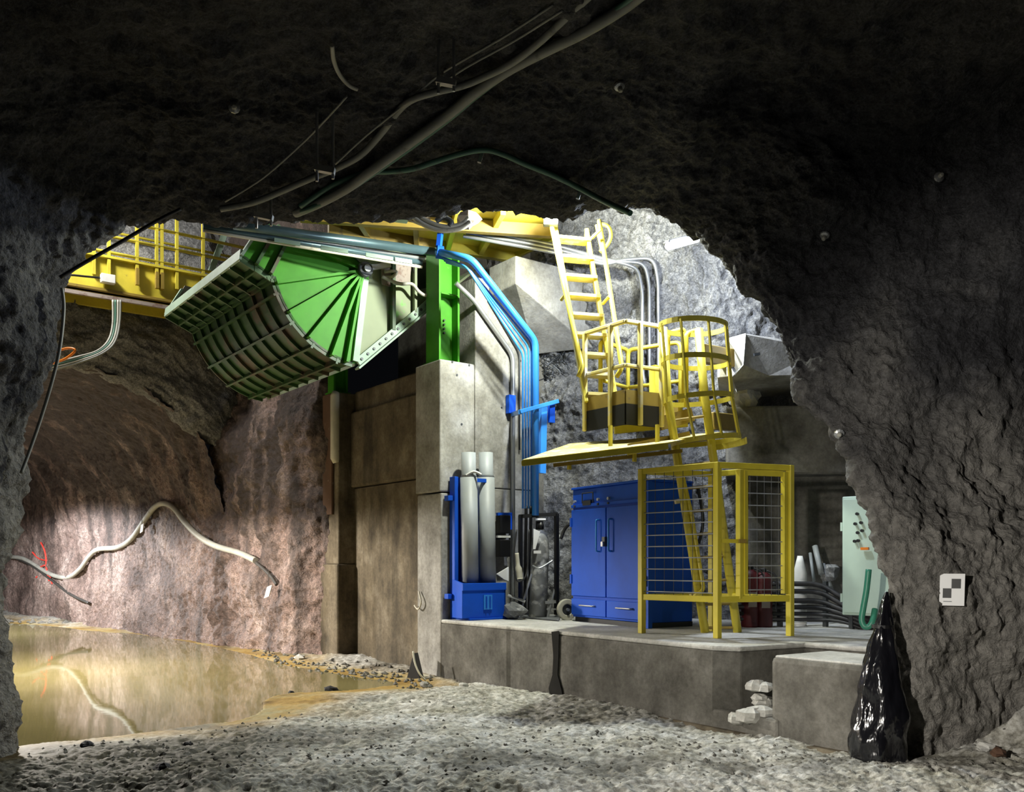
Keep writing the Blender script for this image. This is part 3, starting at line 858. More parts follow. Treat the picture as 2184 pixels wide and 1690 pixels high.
# pivot
piv = MB().cyl(P(SN - 0.02, pvn, pvz), P(SN + 0.16, pvn, pvz), 0.10, 16).build('pivot_boss', 'dark_steel', gate, smooth=True)
MB().cyl(P(SN + 0.16, pvn, pvz), P(SN + 0.20, pvn, pvz), 0.05, 12).build('pivot_nut', 'galv', piv)
MB().bar(P(SN + 0.12, pvn + 0.02, pvz + 0.02), P(SN + 0.12, pvn + 0.38, pvz + 0.14), 0.05, 0.07).build('crank_link', 'galv', gate)
mb = MB(); mb.prism([P(SN + 0.02, pvn - 0.03, pvz + 0.12), P(SN + 0.02, pvn + 0.24, pvz + 0.14), P(SN + 0.02, pvn + 0.26, pvz + 0.5), P(SN + 0.02, pvn - 0.42, pvz + 0.42)], U * -0.02); lug = mb.build('lifting_lug', 'green_pale', gate)

# chute body
ch = thing('ore_chute', 'worn green steel chute trough sloping down behind the gate', 'chute', P(-2.2, 0.2, 4.3))
f0n, f0z = onS(757, 775, SN - 0.05); f1n, f1z = onS(906, 652, SN - 0.05)
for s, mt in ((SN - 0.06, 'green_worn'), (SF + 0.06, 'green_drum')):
    mb = MB(); mb.prism([P(s, f0n, f0z), P(s, f1n + 0.5, f1z + 0.36), P(s, f1n + 0.5, 6.0), P(s, pvn - 0.05, 6.0), P(s, pvn - 0.1, pvz)], U * -0.025); mb.build('side_wall', mt, ch)
mb = MB(); mb.prism([P(SN - 0.06, f0n, f0z), P(SF + 0.06, f0n, f0z), P(SF + 0.06, f1n + 0.9, f1z + 0.72), P(SN - 0.06, f1n + 0.9, f1z + 0.72)], V(0, 0, -0.04)); mb.build('trough_floor', 'green_worn', ch)
fl_a = P(SN + 0.02, f0n, f0z); fl_b = P(SN + 0.02, f1n + 0.05, f1z + 0.05)
mb = MB(); mb.bar(fl_a, fl_b, 0.10, 0.04, up=U); flg = mb.build('bolt_flange', 'green_pale', ch)
mb = MB(); mb.bar(fl_a + V(0, 0, -0.09), fl_b + V(0, 0, -0.09), 0.025, 0.12, up=U); mb.build('bottom_rail', 'green_pale', ch)
for i in range(12):
    q = fl_a.lerp(fl_b, (i + 0.6) / 12.4); mb = MB(); mb.cyl(q, q + U * 0.035, 0.02, 6); mb.build('bolt', 'dark_steel', flg)
sa = pS(838, 555, SN + 0.01); sb = pS(838, 705, SN + 0.01)
mb = MB(); mb.bar(sa, sb, 0.05, 0.08, up=U); mb.build('side_stiffener', 'green_drum', ch)
mb = MB(); mb.bar(pS(885, 560, SN + 0.01), pS(885, 668, SN + 0.01), 0.04, 0.06, up=U); mb.build('side_stiffener', 'green_worn', ch)
a = pS(800, 545, SN + 0.03); b_ = pS(905, 552, SN + 0.03); c_ = pS(905, 600, SN + 0.03); d_ = pS(800, 612, SN + 0.03)
mb = MB(); mb.prism([pS(812, 552, SN + 0.0), pS(836, 552, SN + 0.0), pS(836, 612, SN + 0.0), pS(815, 606, SN + 0.0)], U * -0.02); mb.build('liner_plate', 'rust_plate', ch)
mb = MB(); mb.prism([pS(842, 553, SN + 0.0), pS(878, 556, SN + 0.0), pS(874, 606, SN + 0.0), pS(842, 606, SN + 0.0)], U * -0.02); mb.build('liner_plate', 'rust_plate', ch)
mb = MB(); mb.prism([pS(880, 560, SN + 0.02), pS(925, 560, SN + 0.02), pS(922, 612, SN + 0.02), pS(888, 618, SN + 0.02)], U * -0.02); mb.build('dark_opening', 'black', ch)
hose = crv([pS(815, 590, SN + 0.08), pS(850, 605, SN + 0.16), pS(878, 606, SN + 0.16), pS(893, 622, SN + 0.16), pS(908, 630, SN + 0.18), pS(924, 618, SN + 0.2)], 6)
tag(MB().tube(hose, 0.025, 8).build('hydraulic_hose', 'cable_pale', smooth=True), 'pale hydraulic hose drooping beside the gate pivot', 'hose')
hose = crv([pS(820, 580, SN + 0.06), pS(845, 579, SN + 0.1), pS(838, 590, SN + 0.1), pS(822, 592, SN + 0.1)], 6)
tag(MB().tube(hose, 0.022, 8).build('hose_elbow', 'cable_pale', smooth=True), 'short curled pale hose on the chute side', 'hose')

# green posts
def ipost(s, n, z0, z1, wd, dp, label, mt='green'):
    t_ = thing('green_post', label, 'post', P(s, n, z0), 'green chute posts')
    MB().prism([P(s - wd / 2, n - dp / 2, z0), P(s + wd / 2, n - dp / 2, z0), P(s + wd / 2, n - dp / 2 + 0.03, z0), P(s - wd / 2, n - dp / 2 + 0.03, z0)], (0, 0, z1 - z0)).build('flange', mt, t_)
    MB().prism([P(s - wd / 2, n + dp / 2 - 0.03, z0), P(s + wd / 2, n + dp / 2 - 0.03, z0), P(s + wd / 2, n + dp / 2, z0), P(s - wd / 2, n + dp / 2, z0)], (0, 0, z1 - z0)).build('flange', mt, t_)
    MB().prism([P(s - 0.015, n - dp / 2 + 0.03, z0), P(s + 0.015, n - dp / 2 + 0.03, z0), P(s + 0.015, n + dp / 2 - 0.03, z0), P(s - 0.015, n + dp / 2 - 0.03, z0)], (0, 0, z1 - z0)).build('web', mt, t_)
    MB().prism([P(s - wd / 2 - 0.04, n - dp / 2 - 0.03, z0), P(s + wd / 2 + 0.04, n - dp / 2 - 0.03, z0), P(s + wd / 2 + 0.04, n + dp / 2 + 0.03, z0), P(s - wd / 2 - 0.04, n + dp / 2 + 0.03, z0)], (0, 0, 0.025)).build('base_plate', mt, t_)
    return t_
gp = ipost(-0.33, 0.24, PT, 5.95, 0.34, 0.34, 'bright green steel post on top of the pale pillar')
for k_ in range(4):
    q = P(-0.312, 0.24, 4.83 + 0.06 * k_); MB().cyl(q, q + U * 0.03, 0.014, 6).build('bolt', 'dark_steel', gp)
MB().sbox(-0.32, -0.15, 0.10, 0.38, 5.33, 5.35).build('stiffener', 'green', gp)
ipost(-3.42, 0.12, 4.42, 5.6, 0.22, 0.26, 'short dark green post on the rust-stained pillar')

# ------------------------------------------------------------------ pipes by the pillar
PV = [1117, 1124, 1131, 1137]
def blue_run(i):
    """path of one small pipe of the bundle"""
    d = i * 0.055
    return [pS(1000 - 8 * i, 566 + 3 * i, 0.10), pS(1119 + 6 * i, 742 + 4 * (3 - i) - 6, 0.16), pS(1119 + 6 * i, 1085, 0.16)]
big = bend([pS(932, 537, 0.30), pS(1006, 553, 0.76), pS(1142, 728, 0.78), pS(1142, 1100, 0.78)], 0.10)
o = MB().tube(big, 0.048, 14).build('blue_pipe', 'blue_pipe', smooth=True)
tag(o, 'thick bright blue pipe, outermost of the bundle bending down the pillar', 'pipe', 'blue pipes by the pillar')
names = ['first', 'second', 'third', 'fourth']
for i in range(4):
    path = [pS(940 + 4 * i, 548 + 4 * i, 0.30), pS(994 + 2.5 * i, 568 + 2 * i, 0.69), pS(1115.0 + 6.0 * i, 756 - 8 * i, 0.69), pS(1115.0 + 6.0 * i, 1085, 0.69)]
    o = MB().tube(bend(path, 0.08), 0.014, 8).build('blue_pipe', 'blue_pipe', smooth=True)
    tag(o, 'thin blue pipe, %s from the left of the four beside the thick one' % names[i], 'pipe', 'blue pipes by the pillar')
ug = [((560, 488), (935, 539), 0.058, 'teal_pipe', 'thick dark pipe, uppermost of the run crossing above the green gate'),
      ((500, 487), (905, 552), 0.028, 'galv', 'thin grey pipe just under the thick dark one above the gate'),
      ((500, 494), (900, 560), 0.035, 'teal_pipe', 'dark teal pipe with pale flashes above the green gate'),
      ((500, 503), (900, 570), 0.020, 'cream', 'thin cream pipe, lowest of the run crossing above the gate')]
for (a, b_), r in [((u_[0], u_[1]), u_) for u_ in ug]:
    pa = at(a[0], a[1], 10.85); pb = at(b_[0], b_[1], 11.95)
    tag(MB().tube([pa + (pa - pb) * 0.15, pa, pb], r[2], 12).build('overhead_pipe', r[3], smooth=True), r[4], 'pipe', 'pipes above the gate')
for i, (x0, x1) in enumerate(((585, 640), (684, 742), (780, 838), (842, 878))):
    pa = at(x0, 488 + (x0 - 500) * 0.162 + 10, 11.0); pb = at(x1, 488 + (x1 - 500) * 0.162 + 10, 11.15)
    tag(MB().bar(pa, pb, 0.02, 0.05).build('pipe_marker', 'green_pale'), '%s pale marker strip from the left on the pipes above the gate' % names[i], 'marker', 'pipe markers')
q = pS(936, 537, 0.3)
cl = thing('pipe_clamp', 'dark blue clamp where the pipe run meets the bright blue pipe', 'clamp', q)
MB().tube([q + V(-0.03, 0, 0), q + V(0.05, 0.02, -0.01)], 0.085, 14).build('collar', 'blue', cl)
MB().bar(q + V(0, 0, 0.05), q + V(0.02, 0.05, 0.3), 0.06, 0.06).build('hanger', 'blue', cl)
# bracket across the blue pipes
br = thing('pipe_bracket', 'blue bracket bar clamping the blue pipes to the wall', 'bracket', pS(1140, 865, 0.3))
MB().bar(pS(1108, 879, 0.86), pS(1190, 856, 0.88), 0.05, 0.055).build('cross_bar', 'blue_pipe', br, bevel=.006)
MB().bar(pS(1094, 884, 0.08), pS(1110, 879, 0.87), 0.05, 0.055).build('wall_arm', 'blue_pipe', br)
MB().sbox(0.02, 0.10, *sorted((onS(1086, 880, 0.1)[0], onS(1100, 880, 0.1)[0])), 3.74, 4.0).build('wall_plate', 'blue', br)
MB().bar(pS(1176, 858, 0.8), pS(1176, 902, 0.8), 0.09, 0.05).build('wall_plate', 'blue', br)
MB().bar(pS(1158, 868, 0.74), pS(1155, 1010, 0.74), 0.10, 0.07, up=U).build('channel', 'blue_pipe', br)
# galvanised conduit down the pillar
path = bend([pS(972, 604, 0.05), pS(1010, 640, 0.05), pS(1094, 758, 0.06), pS(1094, 1295, 0.06)], 0.12)
tag(MB().tube(path, 0.034, 10).build('conduit', 'galv', smooth=True), 'shiny grey conduit running straight down the pillar beside the blue pipes', 'conduit')
path = bend([pS(1042, 640, 0.04), pS(1108, 752, 0.04), pS(1108, 960, 0.04)], 0.1)
tag(MB().tube(path, 0.012, 8).build('thin_conduit', 'dark_steel', smooth=True), 'thin dark conduit between the grey conduit and the blue pipes', 'conduit')
# black risers below the blue pipes
for i, (px, lab) in enumerate(((1122, 'left'), (1132, 'middle'), (1146, 'right'))):
    tag(MB().tube(crv([pS(px, 1080, 0.69), pS(px, 1110, 0.62), pS(px - 1, 1160, 0.35), pS(px - 2, 1230, 0.2), pS(px - 3, 1305, 0.2)], 4), 0.022, 8).build('black_riser', 'black_rubber', smooth=True), '%s black hose below the blue pipes behind the gas cylinder' % lab, 'hose', 'black hoses below the blue pipes')

# conduit trio by the rock
for i, (px, py, lab) in enumerate(((1368, 575, 'leftmost'), (1383, 563, 'middle'), (1402, 552, 'rightmost'))):
    Y = 12.3
    path = bend([at(1000 - 6 * i, 488 + 8 * i, 11.9), at(1172, 520 + 8 * i, 12.1), at(1290, 553 + 6 * i, 12.3), at(1330, 562 + 2 * i - 6 * i, Y), at(px - 8, py - 2, Y), at(px + 2, py + 45, Y), at(px + 2, 790, Y), at(px + 9, 835, Y)], 0.22, 6)
    tag(MB().tube(path, 0.026, 8).build('bent_conduit', 'galv', smooth=True), '%s of three grey conduits curving down the rock behind the landing' % lab, 'conduit', 'three bent conduits')

# ------------------------------------------------------------------ upper walkways
up = thing('upper_platform', 'yellow steel platform with grating high above the pillar', 'platform', at(950, 500, 12.3))
far = [at(640, 448, 11.55), at(700, 474, 11.75), at(940, 516, 12.3), at(1098, 541, 12.95), at(1185, 500, 12.2), at(1180, 440, 11.2), at(640, 420, 11.2)]
pz = 6.12
pl2 = [V(p.x / p.y * ((pz - EYE) * FPX / (HY - py_)), (pz - EYE) * FPX / (HY - py_), pz) for p, py_ in zip(far, (455, 476, 516, 541, 498, 440, 430))]
plate = MB().prism(pl2, (0, 0, 0.04)).build('deck', 'yellow', up)
def edge(a, b_, w_, h_, nm, mt='yellow'):
    return MB().bar(a, b_, w_, h_).build(nm, mt, up, bevel=0.006)
edge(pl2[1] + V(0, 0, -0.06), pl2[2] + V(0, 0, -0.06), 0.08, 0.16, 'edge_beam', 'yellow_bronze')
edge(pl2[2] + V(0, 0, -0.05), pl2[3] + V(0, 0, -0.05), 0.10, 0.16, 'edge_beam')
edge(pl2[3] + V(0, 0, -0.03), pl2[4] + V(0, 0, -0.03), 0.06, 0.10, 'edge_beam')
edge(pl2[0].lerp(pl2[6], .5) + V(0, 0, -0.1), pl2[4].lerp(pl2[5], .35) + V(0, 0, -0.1), 0.1, 0.16, 'cross_beam', 'yellow_bronze')
for u in (0.2, 0.45, 0.62, 0.8):
    edge(pl2[1].lerp(pl2[3], u) + V(0, 0, -0.06), pl2[6].lerp(pl2[5], u) + V(0, 0, -0.06), 0.07, 0.12, 'joist', 'yellow_bronze' if u < .6 else 'yellow')
mb = MB()
ga, gb, gc, gd = pl2[3].lerp(pl2[2], 0.25) + V(0, 0, 0.06), pl2[4] + V(0, 0, 0.06), pl2[5] + V(0, 0, 0.06), pl2[5].lerp(pl2[6], .25) + V(0, 0, 0.06)
for i in range(26):
    u = i / 25
    mb.bar(ga.lerp(gb, u), gd.lerp(gc, u), 0.012, 0.04)
gr = mb.build('grating', 'yellow_sheet', up); gr['kind'] = 'stuff'
# gear lying under the platform edge: a flat grey tray and hoses
mb = MB(); mb.prism([at(806, 470, 10.9), at(868, 478, 11.0), at(876, 463, 10.6), at(820, 455, 10.5)], V(0, 0, 0.05)); tag(mb.build('cable_tray', 'green_pale', bevel=0.01), 'flat pale green tray under the yellow platform', 'tray')
for i, (pts, r, lab) in enumerate([
    ([(880, 462), (905, 480), (940, 492), (980, 488), (1005, 474)], 0.03, 'lowest grey hose sagging under the yellow platform'),
    ([(884, 455), (915, 474), (950, 484), (985, 478), (1000, 464)], 0.03, 'upper grey hose sagging under the yellow platform'),
    ([(930, 472), (945, 464), (962, 474), (958, 484)], 0.035, 'dark looped hose end under the yellow platform')]):
    tag(MB().tube(crv([at(x, y, 10.6) for x, y in pts], 6), r, 8).build('sagging_hose', 'cable_pale' if i != 2 else 'dark_steel', smooth=True), lab, 'hose', 'hoses under the platform')
stone('mud_lump', at(893, 458, 10.7), 0.16, 'rust_plate', 5, 'pale brown lump lodged under the yellow platform beside the tray', 'rock')
stone('mud_lump', at(1000, 468, 10.8), 0.14, 'rust_plate', 9, 'pale brown lump lodged under the platform beside the hoses', 'rock')

# yellow walkway bridge at the far left
SB = -5.75
bg = thing('walkway_bridge', 'yellow walkway bridge with handrails crossing at upper left', 'walkway', P(SB, -3.0, 5.9))
zb_ = 6.1
nb0, nb1 = -7.2, 0.4
def bS(px, py): return pS(px, py, SB)
def zat(px, py): return onS(px, py, SB)[1]
ztop = zat(260, 556); zmid = zat(260, 600); zbot = zat(260, 632)
MB().sbox(SB - 0.06, SB + 0.06, nb0, nb1, zbot, ztop).build('girder', 'yellow', bg, bevel=0.01)
MB().sbox(SB - 0.06, SB + 0.14, nb0, nb1, ztop - 0.04, ztop).build('top_flange', 'yellow', bg)
MB().sbox(SB - 0.06, SB + 0.14, nb0, nb1, zbot, zbot + 0.04).build('bottom_flange', 'yellow_bronze', bg)
MB().sbox(SB - 1.0, SB - 0.92, nb0, nb1, zbot, ztop).build('girder', 'yellow', bg)
MB().sbox(SB - 0.95, SB, nb0, nb1, ztop, ztop + 0.04).build('deck', 'yellow_sheet', bg)
MB().sbox(SB + 0.1, SB + 0.16, nb0, nb1, zbot - 0.13, zbot - 0.07).build('hanger_rail', 'rust_plate', bg)
for (py_l, py_r, sset) in ((540, 580, SB + 0.1), (508, 545, SB + 0.1), (476, 505, SB + 0.1)):
    n0, z0 = onS(230, py_l, sset); n1, z1 = onS(455, py_r, sset)
    z = (z0 + z1) / 2
    MB().cyl(P(sset, nb0, z), P(sset, nb1, z), 0.028, 8).build('handrail', 'yellow', bg, smooth=True)
for z in (7.0, 7.5):
    MB().cyl(P(SB - 0.95, nb0, z), P(SB - 0.95, nb1, z), 0.025, 8).build('handrail', 'yellow', bg, smooth=True)
for px in (200, 232, 292, 334, 345, 377, 433):
    n_, z_ = onS(px, 590, SB + 0.1)
    MB().bar(P(SB + 0.1, n_, zmid), P(SB + 0.1, n_, zat(px, 470)), 0.05, 0.05, up=N).build('rail_post', 'yellow', bg)
for px in (292, 334, 345):
    n_, z_ = onS(px, 590, SB + 0.12)
    MB().bar(P(SB + 0.14, n_, zmid - 0.06), P(SB + 0.14, n_, zmid + 0.22), 0.08, 0.05, up=N).build('post_cleat', 'yellow_bronze', bg)
MB().bar(bS(448, 585), bS(484, 485), 0.10, 0.05, up=U).build('end_bar', 'green_pale', bg)
q = P(SB + 0.16, onS(225, 601, SB)[0], onS(225, 601, SB)[1])
jb = thing('junction_box', 'white junction box on the side of the yellow walkway girder', 'junction box', q)
MB().obox(q, U * 0.06, N * 0.11, ZV * 0.075).build('body', 'white_paint', jb, bevel=0.01)
MB().obox(q + U * 0.065, U * 0.006, N * 0.1, ZV * 0.065).build('lid', 'white_paint', jb)
MB().tube(crv([q + N * -0.12, q + N * -0.35 + V(0, 0, -0.02), q + N * -0.6 + V(0, 0, -0.05), q + N * -0.75 + V(0, 0, -0.16)], 5), 0.018, 6).build('cable_tail', 'black', jb, smooth=True)
# cables hanging below the walkway
for i in range(4):
    o_ = (i - 1.5) * 5.5
    pts = [at(249 + o_, 640, 14.6), at(248 + o_ * 0.9, 690, 14.6), at(238 + o_ * 0.8, 728 + o_ * .3, 14.5), at(212 + o_ * .6, 752 + o_ * .4, 14.3), at(165, 768 + o_ * .8, 14.1), at(108, 783 + o_ * .9, 13.9)]
    tag(MB().tube(crv(pts, 6), 0.017, 6).build('hanging_cable', ['cable_pale', 'cable_green', 'cable_pale', 'cable_grey'][i], smooth=True), ['outermost pale cable', 'green cable', 'inner pale cable', 'grey cable'][i] + ' of the bundle drooping from the walkway', 'cable', 'cables drooping below the walkway')
pts = [at(112, 776, 13.6), at(140, 765, 13.6), at(160, 748, 13.6), at(145, 743, 13.6), at(112, 752, 13.6)]
tag(MB().tube(crv(pts, 6), 0.018, 6).build('cable_loop', 'orange', smooth=True), 'small orange-brown cable loop in the dark above the drooping cables', 'cable')

# ------------------------------------------------------------------ upper ladder
def ladpt(px, py, u):   # u: 0 bottom 1 top
    return at(px, py, 10.75 + 0.5 * u)
ul = thing('upper_ladder', 'steep yellow stair ladder from the landing up to the platform', 'ladder', at(1280, 860, 10.75))
Lb, Lt = ladpt(1250, 862, 0), ladpt(1184, 486, 1)
Rb, Rt = ladpt(1314, 845, 0) + V(0, 0.1, 0), ladpt(1252, 488, 1) + V(0, 0.1, 0)
sx = V(0.05, 0.12, 0)
MB().bar(Lb, Lt, 0.05, 0.16, up=(0, -1, 0)).build('stile', 'yellow', ul, bevel=0.008)
MB().bar(Rb, Rt, 0.05, 0.16, up=(0, -1, 0)).build('stile', 'yellow', ul, bevel=0.008)
for i in range(9):
    u = 0.03 + i * 0.113
    a = Lb.lerp(Lt, u); b_ = Rb.lerp(Rt, u)
    c_ = (a + b_) / 2; hx = (b_ - a) / 2; hx.z = 0
    MB().obox(c_, hx, V(-0.03, 0.10, 0.0), V(0, 0, 0.018)).build('tread', 'yellow_sheet', ul)
MB().tube(bend([ladpt(1235, 808, 0) + V(-.02, -.1, 0), ladpt(1240, 790, 0.1) + V(0, -.18, 0), ladpt(1205, 640, 0.6) + V(0, -.18, 0), ladpt(1172, 478, 1) + V(0, -.18, 0)], .06), 0.028, 8).build('handrail', 'yellow', ul, smooth=True)
MB().tube(bend([ladpt(1314, 806, 0.1) + V(0, -.05, 0), ladpt(1324, 790, 0.1) + V(0, -.12, 0), ladpt(1276, 478, 1) + V(0, -.12, 0)], .06), 0.028, 8).build('handrail', 'yellow', ul, smooth=True)
for (a, b_) in (((1197, 640), (1208, 632)), ((1286, 648), (1297, 640)), ((1262, 508), (1280, 498))):
    MB().cyl(ladpt(*a, .55), ladpt(*b_, .55) + V(0, -.15, 0), 0.02, 6).build('rail_bracket', 'yellow', ul)
pts = [ladpt(1277, 478, 1), ladpt(1296, 482, 1), ladpt(1303, 500, 1), ladpt(1297, 520, 1), ladpt(1280, 537, 1)]
MB().tube(crv(pts, 6), 0.024, 8).build('guard_hoop', 'yellow', ul, smooth=True)
MB().cyl(ladpt(1272, 480, 1), ladpt(1283, 532, 1), 0.02, 8).build('guard_bar', 'yellow', ul)

# flood lamp at the head of the ladder
q = ladpt(1176, 494, 1) + V(-0.02, -0.25, 0.05)
fd = thing('flood_lamp', 'glaring small flood lamp at the head of the upper ladder', 'lamp', q)
MB().obox(q, V(0.09, 0, 0), V(0, 0.05, 0), V(0, 0, 0.07)).build('housing', 'dark_steel', fd, bevel=0.01)
MB().obox(q + V(0, -0.055, 0.0), V(0.075, 0, 0), V(0, 0.008, 0), V(0, 0, 0.055)).build('glass', 'lamp_glow_flood', fd)
MB().cyl(q + V(0, 0.02, 0.05), q + V(0.05, 0.1, 0.3), 0.02, 8).build('arm', 'yellow', fd)
light('flood_light', 'POINT', q + V(0.0, -0.25, -0.02), 880, (0.97, 1.0, 0.86), 0.08)

# tube lamp under the brow
q = at(1455, 515, 10.2)
tl = thing('tube_lamp', 'glaring white fluorescent tube lamp under the dark rock brow', 'lamp', q)
ta, tb = at(1422, 526, 10.1), at(1489, 508, 10.35)
ax = (tb - ta).normalized()
MB().bar(ta + V(0, 0.02, 0.05), tb + V(0, 0.02, 0.05), 0.11, 0.035).build('housing', 'dark_steel', tl, bevel=0.01)
MB().tube([ta - ax * 0.005, ta + ax * 0.02, tb - ax * 0.02, tb + ax * 0.005], [0.025, 0.045, 0.045, 0.025], 12).build('diffuser', 'lamp_glow', tl, smooth=True)
MB().cyl(tb + V(0, 0.03, 0.06), tb + V(0.05, 0.25, 0.5), 0.012, 6).build('suspension_wire', 'dark_steel', tl)
light('tube_light', 'POINT', (ta + tb) / 2 + V(0, -0.10, -0.12), 500, (0.76, 0.85, 1.0), 0.10)

# ------------------------------------------------------------------ landing with railing
ZT = 4.365
def lz_(px, py, z):  # point at height z seen at px,py -> returns by py
    Y = (z - EYE) * FPX / (HY - py); return at(px, py, Y)
LA, LB, LC = lz_(1247, 712, ZT), lz_(1334, 685, ZT), lz_(1410, 697, ZT)
LD = LC + V(0.35, 0.65, 0)
LE = LA + V(0.62, 0.75, 0)
ZD = 3.28
ld = thing('landing', 'yellow railed landing platform between the two ladders', 'landing', V(LB.x, LB.y + 0.4, ZD))
g0 = lambda p, z: V(p.x, p.y, z)
deck = [g0(LA, ZD), g0(LB, ZD), g0(LC, ZD), g0(LD, ZD), g0(LE, ZD)]
MB().prism(deck, (0, 0, 0.05)).build('deck', 'yellow_bronze', ld)
for a, b_ in ((LA, LB), (LB, LC)):
    MB().bar(g0(a, ZD + 0.02), g0(b_, ZD + 0.02), 0.03, 0.24).build('fascia', 'black', ld, label='black kick plate')
    MB().bar(g0(a, ZD + 0.22), g0(b_, ZD + 0.22), 0.025, 0.16).build('toe_board', 'yellow_bronze', ld)
    MB().bar(g0(a, ZT), g0(b_, ZT), 0.05, 0.05).build('top_rail', 'yellow_sheet', ld, bevel=0.012)
    MB().bar(g0(a, 3.86), g0(b_, 3.86), 0.045, 0.045).build('mid_rail', 'yellow_sheet', ld, bevel=0.012)
for p_ in (LA, LA.lerp(LB, 0.64), LB.lerp(LC, 0.40), LC):
    MB().bar(g0(p_, ZD - 0.1) + V(0, -0.03, 0), g0(p_, ZT) + V(0, -0.03, 0), 0.05, 0.05).build('rail_post', 'yellow_sheet', ld, bevel=0.01)
for a, b_ in ((LE, LD), (LA, LE)):
    a2 = a.lerp(b_, 0.35) if a is LA else a
    MB().tube(bend([g0(a2, ZD), g0(a2, ZT - 0.02), g0(b_, ZT - 0.02), g0(b_, ZD)], 0.08), 0.028, 8).build('back_rail', 'yellow', ld, smooth=True)
    MB().cyl(g0(a2, 3.86), g0(b_, 3.86), 0.025, 8).build('back_mid_rail', 'yellow', ld, smooth=True)
    MB().bar(g0(a2, ZD + 0.2), g0(b_, ZD + 0.2), 0.02, 0.2).build('toe_board', 'yellow_bronze', ld)
MB().bar(lz_(1404, 905, ZD) + V(0, .2, 0), lz_(1404, 905, ZD) + V(0, .2, 0.75), 0.12, 0.10).build('deck_post', 'yellow', ld)
# ladder side guard frames
for (x0, x1) in ((1424, 1459), (1463, 1496)):
    path = bend([at(x0, 850, 10.35), at(x0, 712, 10.35), at(x1, 702, 10.45), at(x1, 860, 10.45)], 0.06)
    MB().tube(path, 0.03, 8).build('guard_frame', 'yellow', ld, smooth=True)
MB().bar(at(1425, 765, 10.36), at(1460, 757, 10.4), 0.03, 0.05).build('guard_bar', 'yellow', ld)
# bracket beam to the corbel
MB().bar(at(1497, 755, 10.5), at(1560, 765, 10.9), 0.10, 0.22).build('support_beam', 'yellow_bronze', ld, bevel=0.01)
MB().bar(at(1515, 898, 10.5), at(1560, 902, 10.9), 0.10, 0.2).build('support_beam', 'yellow_bronze', ld, bevel=0.01)
MB().bar(at(1405, 905, 10.5), at(1475, 885, 10.6), 0.08, 0.16).build('support_beam', 'yellow_bronze', ld)
MB().bar(at(1310, 918, 10.5), at(1465, 903, 10.7), 0.05, 0.09).build('under_beam', 'yellow', ld)

# ------------------------------------------------------------------ caged ladder
clad = thing('caged_ladder', 'yellow fixed ladder with safety hoops down from the landing', 'ladder', fl(1538, 1352, LZ))
SL = [at(1414, 700, 10.15), at(1424, 850, 10.1), at(1504, 1350, 9.88)]
SR = [at(1490, 702, 10.2), at(1502, 838, 10.15), at(1573, 1353, 9.9)]
SL[2].z = LZ; SR[2].z = LZ
MB().tube(bend(SL, .05), 0.048, 10).build('stile', 'yellow', clad, smooth=True)
MB().tube(bend(SR, .05), 0.048, 10).build('stile', 'yellow', clad, smooth=True)
for i in range(10):
    u = 0.02 + i * 0.098
    MB().cyl(SL[2].lerp(SL[1], u), SR[2].lerp(SR[1], u), 0.016, 8).build('rung', 'yellow_bronze', clad)
for i in range(2):
    p_ = SL[2].lerp(SL[1], 0.16 + 0.40 * i)
    MB().bar(p_ + V(-0.01, 0.02, 0), p_ + V(-0.10, -0.02, -0.02), 0.04, 0.05).build('bracket', 'yellow_sheet', clad)
p_ = SL[2].lerp(SL[1], 0.5)
MB().tube(bend([SL[1] + V(.05, -.05, -.4), p_ + V(.05, -.05, 0), SL[2].lerp(SL[1], .18) + V(.05, -.05, 0), SL[2].lerp(SL[1], .16) + V(-.08, -.05, -0.03)], .05), 0.022, 8).build('grab_rail', 'yellow', clad, smooth=True)
hoops = [(1478, 697, 0.385, 3), (1484, 772, 0.385, 3), (1489, 852, 0.39, -6), (1506, 940, 0.385, -10)]
HC = []
for (px, py, r, tilt) in hoops:
    c_ = at(px, py, 9.98)
    tr = math.radians(tilt)
    axx = V(math.cos(tr), 0.15, -math.sin(tr) * 0.6).normalized(); ayy = V(0, 1, 0.02)
    ayy = (ayy - axx * ayy.dot(axx)).normalized()
    MB().ring(c_, axx, ayy, r - 0.012, r, 0.055, 0, 360, 32).build('hoop', 'yellow', clad)
    HC.append((c_, axx, ayy, r))
for ang in (-8, -45, -85, -130, 188):
    a = math.radians(ang)
    pts = [c_ + (axx * math.cos(a) + ayy * math.sin(a)) * (r - 0.004) for (c_, axx, ayy, r) in HC]
    for p0_, p1_ in zip(pts, pts[1:]):
        MB().bar(p0_, p1_, 0.022, 0.022).build('strap', 'yellow', clad)
MB().ring(HC[3][0] + V(0.03, 0, -0.05), HC[3][1], HC[3][2], 0.40, 0.415, 0.07, -25, 60, 10).build('flared_hoop', 'yellow', clad)

# ------------------------------------------------------------------ canopy sheet
cn = thing('canopy', 'yellow sheet canopy sloping out below the landing', 'canopy', at(1260, 985, 9.8))
cq = [at(1114, 985, 9.7), at(1425, 948, 9.45), at(1540, 925, 10.5), at(1215, 950, 10.9)]
MB().prism(cq, V(0, 0, 0.02)).build('sheet', 'yellow_sheet', cn)
MB().bar(cq[0] + V(0, 0, -0.02), cq[1] + V(0, 0, -0.02), 0.02, 0.06).build('front_edge', 'yellow', cn)
MB().bar(cq[0] + V(0, 0, -0.02), cq[3] + V(0, 0, -0.02), 0.02, 0.05).build('side_edge', 'yellow', cn)
MB().bar(at(1180, 993, 9.95), at(1455, 962, 9.9), 0.04, 0.04).build('purlin', 'yellow_bronze', cn)
MB().bar(at(1340, 952, 9.9), at(1470, 925, 10.2), 0.03, 0.05).build('stay', 'yellow_bronze', cn)
